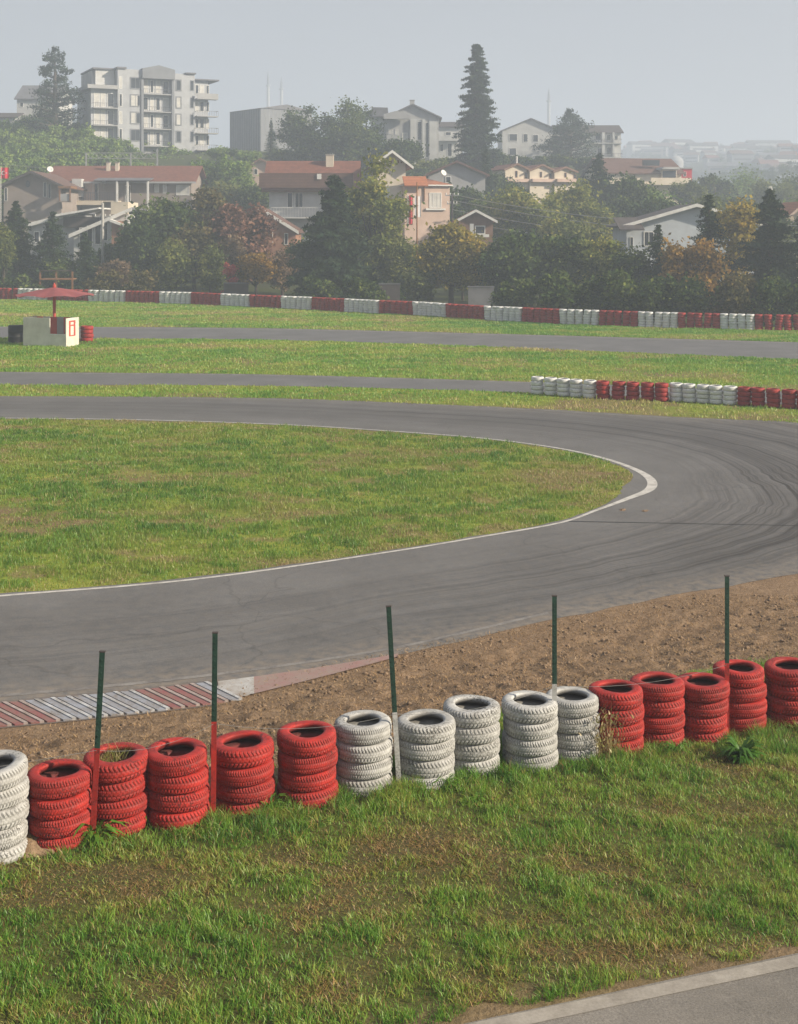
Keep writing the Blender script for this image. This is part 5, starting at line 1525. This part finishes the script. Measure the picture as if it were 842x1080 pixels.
# long red roof
r, lx, lz = house('house', 'long house with a red tiled roof, dish and covered terrace', 'house', 52, 202, 202, 191, 226, 12, 'gable_x', 174.5, .8, 0, 'wall_tan', 'tile',
                  [(98, 193, 104, 214, D(frame='trim', pane='glass')), (132, 195, 138, 215), (163, 194, 168, 203, D(pane='curtain')), (172, 194, 176, 204, D(pane='curtain')), (186, 195, 200, 206, D(pane='curtain'))], 'wall_grey')
dish(r, lx(51), 1, lz(179), .5)
for px in (108.5, 118): chimney(r, lx(px), 4, lz(180), .55, 1.4, 'wall_cream')
MB().prism([(-3.2, lz(191.5)), (0.2, lz(188.5)), (0.2, lz(187.5)), (-3.2, lz(190.5))], 'x', lx(104), lx(162)).build('awning', M['roof_grey'], r)
for px in (128, 139, 160): MB().box(lx(px) - .14, lx(px) + .14, -3.1, -2.85, lz(226), lz(191.6)).build('post', M['trim'], r)
MB().box(lx(79), lx(89), -1.8, -.003, lz(208), lz(189)).build('stair_wall', M['wall_white'], r); MB().box(lx(89.3), lx(100), -.05, -.003, lz(212), lz(190)).build('door', M['wall_pink'], r)
balcony(r, lx(78), lx(128), lz(212), 3.0, 1.2, 'wall_cream', 'rail'); MB().box(lx(78), lx(113), -3.1, -3.0, lz(216.5), lz(212.3)).build('parapet', M['wall_cream'], r)
dish(r, lx(111), -1, lz(193), .35)
# white trimmed modern house
r, lx, lz = house('house', 'modern house with sloping white trimmed dark roofs and glazed gable', 'house', 78, 136, 166, 248, 275, 9, 'shed', 223, .5, 0, 'wall_white', 'roof_grey', [(84, 240, 90, 262, D(div=0)), (92, 238, 98, 260), (100, 236, 107, 258), (109, 235, 114, 254)], 'trim', .3)
MB().box(lx(120), lx(133), -1.2, -.003, lz(275), lz(233)).build('brick_bay', M['brick'], r); window_part(r, lx(132.5), lx(141), lz(250), lz(236), -1.0, 'glass', 'trim', div=1)
MB().prism([(lx(119), lz(234)), (lx(146), lz(243)), (lx(146), lz(241)), (lx(119), lz(231))], 'y', -1.8, 3).build('bay_roof', M['trim'], r)
MB().box(lx(118), lx(136), -.5, 6, lz(226), lz(213)).build('chimney_wall', M['wall_cream'], r)
MB().box(lx(133), lx(146), -.9, 2, lz(275), lz(243)).build('bay_wall', M['wall_white'], r)
r, lx, lz = house('house', 'low house with white edged mono pitch roof behind the spruces', 'house', 30, 80, 172, 238, 276, 9, 'shed', 226, .4, 0, 'wall_grey', 'roof_grey', [(36, 244, 42, 256), (45, 243, 50, 256)], 'trim', .3)
MB().prism([(lx(60), lz(229)), (lx(108), lz(220.5)), (lx(108), lz(219)), (lx(60), lz(226.5))], 'y', -2.0, 5).build('upper_roof', M['trim'], r)
MB().box(lx(68), lx(106), -.6, 4.5, lz(240), lz(228.5)).build('upper_wall', M['roof_dark'], r)
# central white house with mansard
r, lx, lz = house('house', 'white house with a deep brown red roof behind the huge spruce', 'house', 284, 372, 172, 198, 232, 12, 'gable_x', 169, .9, 0, 'wall_white', 'tile', [(303, 203, 309, 219), (311, 203, 320, 219, D(div=1)), (345, 204, 352, 216)], 'wall_brown')
MB().box(lx(275), lx(373), -1.8, -.95, lz(198.5), lz(183)).build('eave_band', M['roof_brown'], r)
balcony(r, lx(287), lx(345), lz(229), 1.5, 1.25, 'wall_white', 'trim')
chimney(r, lx(346), 5, lz(172), 1.0, 1.3, 'wall_cream'); MB().box(lx(335.5), lx(340), -1.95, -1.81, lz(189.5), lz(184)).build('vent_window', M['trim'], r)
# pink house
r, lx, lz = house('house', 'pink house with a patterned cream gable and orange tiled roof', 'house', 398, 428, 168, 172, 240, 10, 'gable_y', 160.5, .9, 6, 'wall_cream', 'roof_brown', [(405, 196, 411, 212, D(pane='curtain'))], 'trim')
b = MB()
for i in range(7):
    xx = lx(402 + i * 3.6); b.box(xx - .10, xx + .10, -.06, -.003, lz(172), lz(171 - 1.35 * (3.5 - abs(i - 3))))
b.build('gable_lattice', M['wood'], r)
r2, lx, lz = house('house', 'sunlit pink flat fronted house with shuttered window and orange roof band', 'house', 427, 475, 167, 196, 244, 9, 'hip', 185.5, .35, 14, 'wall_pink', 'tile_orange', [(453, 203, 466, 219, D(pane='curtain', div=2)), (430, 206, 435, 236)], 'trim')
MB().tube([(lx(447.5), -.12, lz(212)), (lx(447.5), -.12, lz(193))], .09, 8).build('drainpipe', M['wood'], r2)
MB().box(lx(449), lx(470), -.25, -.003, lz(221.5), lz(219.6)).build('sill', M['trim'], r2)
MB().prism([(-.9, lz(196.5)), (0.3, lz(187)), (0.3, lz(185.8)), (-.9, lz(195))], 'x', lx(425), lx(450)).build('roof_band', M['tile_orange'], r2)
dish(r2, lx(472), 2, lz(182), .42)
p = W(434.5, 221, 165.6); q = 33 * 165.6 / F
for (px0, px1, y0, y1, m_, nm, lab) in ((431.5, 435.5, 206, 237, 'cloth_red', 'hanging_cloth', 'long red cloth hanging on the pink house front'), (437.5, 444, 207, 229, 'cloth_white', 'hanging_cloth', 'white cloth hanging beside the long red cloth')):
    a = W(px0, y1, 165.4); b2 = W(px1, y0, 165.4); b = MB(); nseg = 8
    pr = []
    for k in range(nseg + 1):
        f = k / nseg; pr.append((a.x + (b2.x - a.x) * f, 165.4 + 0.05 * math.sin(f * 9)))
    b.prism(pr + [(x_, y_ + .02) for x_, y_ in pr[::-1]], 'z', a.z, b2.z); tag(b.build(nm, M[m_]), lab, 'cloth')
# porch with gable
r, lx, lz = house('garden_house', 'small open porch house with a low white edged gable', 'house', 484, 520, 150, 232, 252, 6, 'gable_y', 222.5, .5, 0, 'wall_brown', 'tile_orange', [(501, 238, 512, 247)], 'trim', .15)
MB().box(lx(495), lx(499), -1.6, -1.2, lz(262), lz(236)).build('post', M['wall_white'], r); MB().box(lx(494), lx(515), -1.7, -1.3, lz(250), lz(247)).build('railing', M['trim'], r)
# brick gable
r, lx, lz = house('house', 'brown brick house with a white edged roof sloping right', 'house', 238, 312, 158, 244, 278, 9, 'gable_y', 221, .4, 0, 'brick', 'roof_brown', [(272, 232, 278, 246), (284, 240, 288, 256), (300, 246, 304, 258)], 'trim', .25)
# pale blue house
M['wall_blue'] = simple('pale_blue_render', (0.52, 0.56, 0.60), (0.44, 0.47, 0.51), .6, .9)
r, lx, lz = house('house', 'pale blue house with a grey roof and one dark window on the right', 'house', 661, 806, 140, 238, 275, 9, 'gable_y', 217, .7, 0, 'wall_blue', 'roof_dark', [(679, 244, 690, 260, D(div=1)), (652.5 + 12, 250, 668, 262)], 'trim', .2)
MB().prism([(-2.2, lz(243)), (2, lz(230)), (2, lz(229)), (-2.2, lz(241.5))], 'x', lx(650), lx(676)).build('lean_to_roof', M['roof_dark'], r)
r, lx, lz = house('house', 'cream house with red bargeboard cut by the right edge', 'house', 828, 870, 150, 232, 262, 8, 'gable_y', 214, .5, 0, 'wall_cream', 'tile_orange', [(835, 234, 839, 240)], 'wall_pink', .2)
r, lx, lz = house('house', 'low grey house with shallow arched roof behind the pink house', 'house', 452, 512, 196, 184, 205, 8, 'gable_y', 171, .6, 0, 'wall_grey', 'roof_brown', [(470, 186, 476, 193)], 'roof_brown', .2)
r, lx, lz = house('house', 'small cream house with brown roof below the grey warehouse', 'house', 262, 288, 225, 176, 195, 7, 'gable_y', 168, .4, 0, 'wall_pink', 'tile', [(268, 178, 272, 184)], 'wall_brown', .2)
# garden walls between the trees
for x0, x1, y0, y1, lab in ((400, 422, 300, 330, 'grey garden wall right of the huge spruce'), (494, 521, 303, 334, 'pale garden wall under the yellow tree'), (236, 262, 299, 322, 'grey garden wall left of the orange bush')):
    Yg = yw((x0 + x1) / 2) + 9.0
    a = W(x0, y0, Yg); b2 = W(x1, y0, Yg)
    b = MB().box(a.x, b2.x, Yg, Yg + .22, -.3, a.z); o = b.build('garden_wall', M['roof_grey' if x0 > 450 else 'roof_dark'])
    tag(o, lab, 'wall'); o['kind'] = 'thing'
    MB().box(a.x - .05, b2.x + .05, Yg - .05, Yg + .27, a.z + .003, a.z + .09).build('coping', M['roof_grey'], o)

# far town in the haze
rt = random.Random(5)
labs = 'hazy pale house on the distant hillside at right'
far_proto = []
for i in range(5):
    w_, d_, h_ = ((12, 10, 7), (16, 10, 6), (10, 9, 9), (22, 12, 10), (14, 10, 8))[i]
    root = empty('distant_house', (0, 0, 0)); tag(root, labs, 'house', 'distant houses on the right hills')
    MB().box(-w_ / 2, w_ / 2, 0, d_, -6, h_).build('wall', M[('wall_grey', 'wall_tan', 'wall_grey', 'wall_white', 'wall_dkgrey')[i]], root)
    b = MB(); b.prism([(-.6, h_ + .01), (d_ / 2, h_ + 2.6), (d_ + .6, h_ + .01)], 'x', -w_ / 2 - .6, w_ / 2 + .6); b.build('roof', M[('roof_brown', 'roof_grey', 'tile', 'roof_dark', 'roof_brown')[i]], root)
    for q in range(max(1, int(h_ / 3))): MB().box(-w_ * .4, w_ * .4, -.05, -.002, .8 + q * 3, 2.0 + q * 3).build('window', M['glass'], root)
    far_proto.append(root)
fu = [False] * 5
spots = [(rt.uniform(90, 420), rt.choice((rt.uniform(640, 780), rt.uniform(860, 1080), rt.uniform(900, 1090)))) for _ in range(270)]
nfar = 0
for x_, y_ in spots:
    px = CX + x_ / y_ * F
    if px < 640 or px > 880 or (abs(px - 713) < 24 and y_ < 850): continue
    z_ = gz(x_, y_)
    k = nfar % 5; nfar += 1
    o = far_proto[k] if not fu[k] else copy_tree(far_proto[k]); fu[k] = True
    o.location = (x_, y_, z_); o.rotation_euler.z = rt.uniform(-.5, .5); sc = rt.uniform(.6, .98); o.scale = (sc, sc, sc)
# distant tree clumps on the far hills
root = empty('distant_tree', (0, 0, 0)); tag(root, 'hazy tree on the distant hillside at right', 'tree', 'distant trees on the right hills'); crown_parts(root, 'shrub', 9, 9, LM['dark'], 990, .5); first = True
for _ in range(520):
    x_ = rt.uniform(80, 420); y_ = rt.choice((rt.uniform(440, 560), rt.uniform(640, 800), rt.uniform(860, 1090), rt.uniform(900, 1090)))
    px = CX + x_ / y_ * F
    if px < 640 or px > 890: continue
    o = root if first else copy_tree(root); first = False
    sc = rt.uniform(.5, 1.05); o.location = (x_, y_, gz(x_, y_) - .8); o.scale = (sc, sc, sc * rt.uniform(.7, 1.1)); o.rotation_euler.z = rt.uniform(0, 6)
# domed building
Yd = 680.0; p = W(713, 174, Yd); rd = 8 * Yd / F
root = empty('domed_building', (p.x, Yd, p.z)); tag(root, 'pale round domed building on the distant hill', 'domed building')
MB().lathe([(rd * math.cos(a), rd * .35 + rd * .85 * math.sin(a)) for a in np.linspace(0, 1.5707, 10)], 28).build('dome', M['wall_grey'], root, True)
MB().lathe([(rd * .98, -25), (rd * .98, rd * .35)], 28).build('drum', M['wall_grey'], root, True)


def minaret(px, top, base, Y, lab):
    p = W(px, base, Y); hh = (base - top) * Y / F; root = empty('minaret', (p.x, Y, p.z)); tag(root, lab, 'minaret')
    MB().lathe([(1.15, -14), (1.0, hh * .62)], 14).build('shaft', M['wall_grey'], root, True)
    MB().lathe([(1.0, hh * .60), (1.8, hh * .63), (1.8, hh * .65), (0, hh * .65)], 14).build('gallery', M['wall_grey'], root)
    MB().lathe([(0.85, hh * .65), (0.8, hh * .80), (0.02, hh)], 14).build('spire', M['roof_grey'], root, True)


minaret(283, 74, 118, 900, 'faint thin minaret above the warehouse, left of the pair')
minaret(297, 80, 118, 910, 'faint thin minaret above the warehouse, right of the pair')
minaret(579, 92, 132, 860, 'faint minaret above the long pale house')

# poles, wires, flag, platform
def pole(px, top, base, Y, r, lab, mat='concrete', arms=()):
    p = W(px, top, Y); z0 = gz(p.x, Y); root = empty('utility_pole', (p.x, Y, z0)); tag(root, lab, 'pole')
    hh = p.z - z0
    MB().tube([(0, 0, -.5), (0, 0, hh)], [r, r * .7], 10).build('post', M[mat], root, True)
    for i, (dz, L) in enumerate(arms):
        MB().box(-L, L, -.06, .06, hh - dz, hh - dz + .12).build('crossarm', M['metal'], root)
        b = MB()
        for k in (-.9, -.3, .3, .9): b.lathe([(0, .25), (.06, .22), (.07, .1), (.05, .0)], 8, 0, (L * k, 0, hh - dz + .12))
        b.build('insulators', M['trim'], root)
    return p


pole(108.5, 214, 292, 148, .20, 'concrete utility pole in front of the white trimmed house', 'concrete', ((1.6, .9),))
pw = pole(477, 204, 262, 158, .16, 'dark utility pole at the corner of the pink house', 'roof_dark', ((.3, .8), (1.3, .6)))
pole(440, 192, 305, 130, .09, 'thin wooden pole between the olive and yellow trees', 'wood')
pe = pole(668, 240, 290, 150, .16, 'utility pole behind the pale blue house carrying the power lines', 'concrete', ((.3, .8),))
for (xa, ya, xb, yb, lab) in ((477, 205, 842, 238, 'top power line of the four crossing the trees'), (477, 211, 842, 246, 'second power line from the top crossing the trees'), (477, 221, 842, 254, 'third power line from the top crossing the trees'), (477, 232, 842, 262, 'lowest power line of the four crossing the trees')):
    a = W(xa, ya, 158); c_ = W(xb, yb, 143); pts = [a.lerp(c_, t) - Vector((0, 0, 1.1 * 4 * t * (1 - t))) for t in np.linspace(0, 1, 24)]
    tag(MB().tube(pts, .034, 5).build('power_line', M['cable']), lab, 'cable')
for ya, yb, lab in ((171, 181, 'thin upper cable across the slope behind the long red roof'), (176, 186, 'thin lower cable across the slope behind the long red roof')):
    a = W(-20, ya, 215); c_ = W(262, yb, 215); pts = [a.lerp(c_, t) - Vector((0, 0, .8 * 4 * t * (1 - t))) for t in np.linspace(0, 1, 24)]
    tag(MB().tube(pts, .025, 5).build('power_line', M['cable']), lab, 'cable')
# steel gantry above the red roof
root = empty('gantry', (0, 0, 0)); tag(root, 'faint steel lattice gantry above the long red roof', 'gantry')
Yg = 222.0
for px in (91, 138, 166):
    a = W(px, 161 if px < 160 else 157, Yg); MB().box(a.x - .12, a.x + .12, Yg - .12, Yg + .12, gz(a.x, Yg) - .4, a.z).build('post', M['metal'], root)
a = W(91, 161, Yg); c_ = W(166, 161, Yg); b = MB(); b.box(a.x, c_.x, Yg - .06, Yg + .06, a.z - .1, a.z).box(a.x, c_.x, Yg - .06, Yg + .06, a.z - 1.0, a.z - .9)
nseg = 16
for k in range(nseg):
    x0 = a.x + (c_.x - a.x) * k / nseg; x1 = a.x + (c_.x - a.x) * (k + 1) / nseg
    z0, z1 = (a.z - .95, a.z - .05) if k % 2 else (a.z - .05, a.z - .95)
    b.tube([(x0, Yg, z0), (x1, Yg, z1)], .04, 5)
b.build('truss', M['metal'], root)
# flag at the left edge
Yf = 178.0; a = W(1, 176, Yf); root = empty('flag', (a.x, Yf, gz(a.x, Yf))); tag(root, 'small red flag with white crescent at the left edge', 'flag')
hh = a.z - root.location.z
MB().tube([(0, 0, -.3), (0, 0, hh)], .05, 8).build('flagpole', M['trim'], root)
b = MB(); n = 10
pr = [(0.05 + 1.0 * k / n - .5 * 0, .10 * math.sin(k * .9)) for k in range(n + 1)]
b.prism(pr + [(x_, y_ + .015) for x_, y_ in pr[::-1]], 'z', hh - 1.55, hh - .1); fl_ = b.build('banner', M['cloth_red'], root)
b = MB()
ring = [(0.38 + .26 * math.cos(t), .82 * 0 + .26 * math.sin(t)) for t in np.linspace(.7, 5.58, 18)] + [(0.44 + .20 * math.cos(t), .20 * math.sin(t)) for t in np.linspace(5.4, .9, 14)]
b.prism([(x_, hh - .82 + z_) for x_, z_ in ring], 'y', -.125, -.115)
st = [(0.78 + (.13 if k % 2 == 0 else .055) * math.cos(math.pi + k * math.pi / 5), hh - .82 + (.13 if k % 2 == 0 else .055) * math.sin(math.pi + k * math.pi / 5)) for k in range(10)]
b.prism(st, 'y', -.125, -.115); b.build('crescent', M['cloth_white'], fl_)
# wooden platform among the hedge
Yp = yw(58) + 6.0; a = W(42, 294, Yp); c_ = W(76, 294, Yp); root = empty('timber_platform', (a.x, Yp, 0)); tag(root, 'timber lookout platform with orange rails between the hedge bushes', 'platform')
Lp_ = c_.x - a.x; z0 = a.z; z1 = W(42, 285, Yp).z
MB().box(0, Lp_, 0, 2, z0 - .12, z0).build('deck', M['wood'], root)
MB().box(0, Lp_, 0, .08, z1 - .10, z1).build('rail', M['bark'], root)
for f in (0, .5, 1.0): MB().box(Lp_ * f - .08, Lp_ * f + .08, .1, .26, -.3, z1 - .15).build('post', M['wood'], root)
# white lamp head above trees at right
Yl = 150.0; a = W(814, 200, Yl); root = empty('lamp_post', (a.x, Yl, gz(a.x, Yl))); tag(root, 'white lamp head on a post among the trees near the right edge', 'lamp')
hh = a.z - root.location.z; MB().tube([(0, 0, -.3), (0, 0, hh)], .06, 8).build('post', M['metal'], root)
MB().prism([(-.35, hh + .35), (-.05, hh - .55), (.25, hh - .55), (.0, hh + .4)], 'y', -.15, .15).build('lamp_head', M['trim'], root)

# ------------------------------------------------------------------ haze, sky, sun, camera
hz = MB().box(-2400, 2400, -35, 3050, -1.0, 128).build('haze', None) if False else None
bm = MB().box(-2300, 2300, -30, 2900, -1.2, 122)
m, t, out = nt('haze_air')
pv = N(t, 'ShaderNodeVolumePrincipled'); pv.inputs['Color'].default_value = (0.74, 0.84, 1.0, 1); pv.inputs['Density'].default_value = 0.0015; pv.inputs['Anisotropy'].default_value = 0.1
t.links.new(pv.outputs[0], out.inputs['Volume'])
hz = bm.build('haze', m); tag(hz, 'pale blue morning haze that fades the far hills', 'haze', kind='stuff')

SUN_AZ, SUN_EL = -18.0, 27.0
w = bpy.data.worlds.new('World'); SC.world = w; w.use_nodes = True
t = w.node_tree; t.nodes.clear()
out = t.nodes.new('ShaderNodeOutputWorld'); bg = t.nodes.new('ShaderNodeBackground'); sky = t.nodes.new('ShaderNodeTexSky')
sky.sky_type = 'NISHITA'; sky.sun_disc = False; sky.sun_elevation = R(SUN_EL); sky.sun_rotation = R(90 - SUN_AZ); sky.altitude = 100; sky.air_density = 1.2; sky.dust_density = 5.0; sky.ozone_density = 2.0
SKY_GREY, SKY_MIX = (3.8, 3.98, 4.45), 0.87
mx = t.nodes.new('ShaderNodeMix'); mx.data_type = 'RGBA'; mx.inputs[0].default_value = SKY_MIX; mx.inputs[7].default_value = c4(SKY_GREY)
tcw = t.nodes.new('ShaderNodeTexCoord'); mpw = t.nodes.new('ShaderNodeMapping'); mpw.inputs['Scale'].default_value = (1.5, 1.5, 6.0)
nzw = t.nodes.new('ShaderNodeTexNoise'); nzw.inputs['Scale'].default_value = 2.2; nzw.inputs['Detail'].default_value = 5
crw = t.nodes.new('ShaderNodeMapRange'); crw.inputs[1].default_value = 0.25; crw.inputs[2].default_value = 0.75; crw.inputs[3].default_value = 0.93; crw.inputs[4].default_value = 1.07
t.links.new(tcw.outputs['Generated'], mpw.inputs[0]); t.links.new(mpw.outputs[0], nzw.inputs['Vector']); t.links.new(nzw.outputs['Fac'], crw.inputs[0])
scw = t.nodes.new('ShaderNodeVectorMath'); scw.operation = 'SCALE'; scw.inputs[0].default_value = SKY_GREY; t.links.new(crw.outputs[0], scw.inputs['Scale']); t.links.new(scw.outputs[0], mx.inputs[7])
t.links.new(sky.outputs[0], mx.inputs[6]); t.links.new(mx.outputs[2], bg.inputs[0]); bg.inputs[1].default_value = 0.06; t.links.new(bg.outputs[0], out.inputs[0])
sd = bpy.data.lights.new('sun', 'SUN'); sd.energy = 5.0; sd.angle = R(1.0); sd.color = (1.0, 0.88, 0.70)
so = bpy.data.objects.new('sun', sd); COL.objects.link(so)
dv = Vector((math.cos(R(SUN_EL)) * math.cos(R(SUN_AZ)), math.cos(R(SUN_EL)) * math.sin(R(SUN_AZ)), math.sin(R(SUN_EL))))
so.rotation_euler = (-dv).to_track_quat('-Z', 'Y').to_euler(); so.location = (30, -10, 40)

cd = bpy.data.cameras.new('camera'); cam = bpy.data.objects.new('camera', cd); COL.objects.link(cam); SC.camera = cam
cam.location = (0, 0, H); cam.rotation_euler = (R(90), 0, 0)
cd.sensor_fit = 'VERTICAL'; cd.sensor_height = 36.0; cd.lens = 36.0 * F / 1080.0
cd.shift_y = -(540 - YH) / 1080.0; cd.clip_start = 0.1; cd.clip_end = 6000
vs = SC.view_settings; vs.view_transform = 'Standard'; vs.look = 'None'; vs.exposure = 0.85; vs.gamma = 1.0; vs.use_curve_mapping = False
SC.render.engine = 'CYCLES'
SC.cycles.use_denoising = True
try: SC.cycles.denoiser = 'OPENIMAGEDENOISE'
except Exception: pass
SC.cycles.max_bounces = 5; SC.cycles.diffuse_bounces = 3; SC.cycles.glossy_bounces = 2; SC.cycles.transmission_bounces = 2; SC.cycles.volume_bounces = 1; SC.cycles.transparent_max_bounces = 6
SC.cycles.use_adaptive_sampling = True; SC.cycles.adaptive_threshold = 0.015
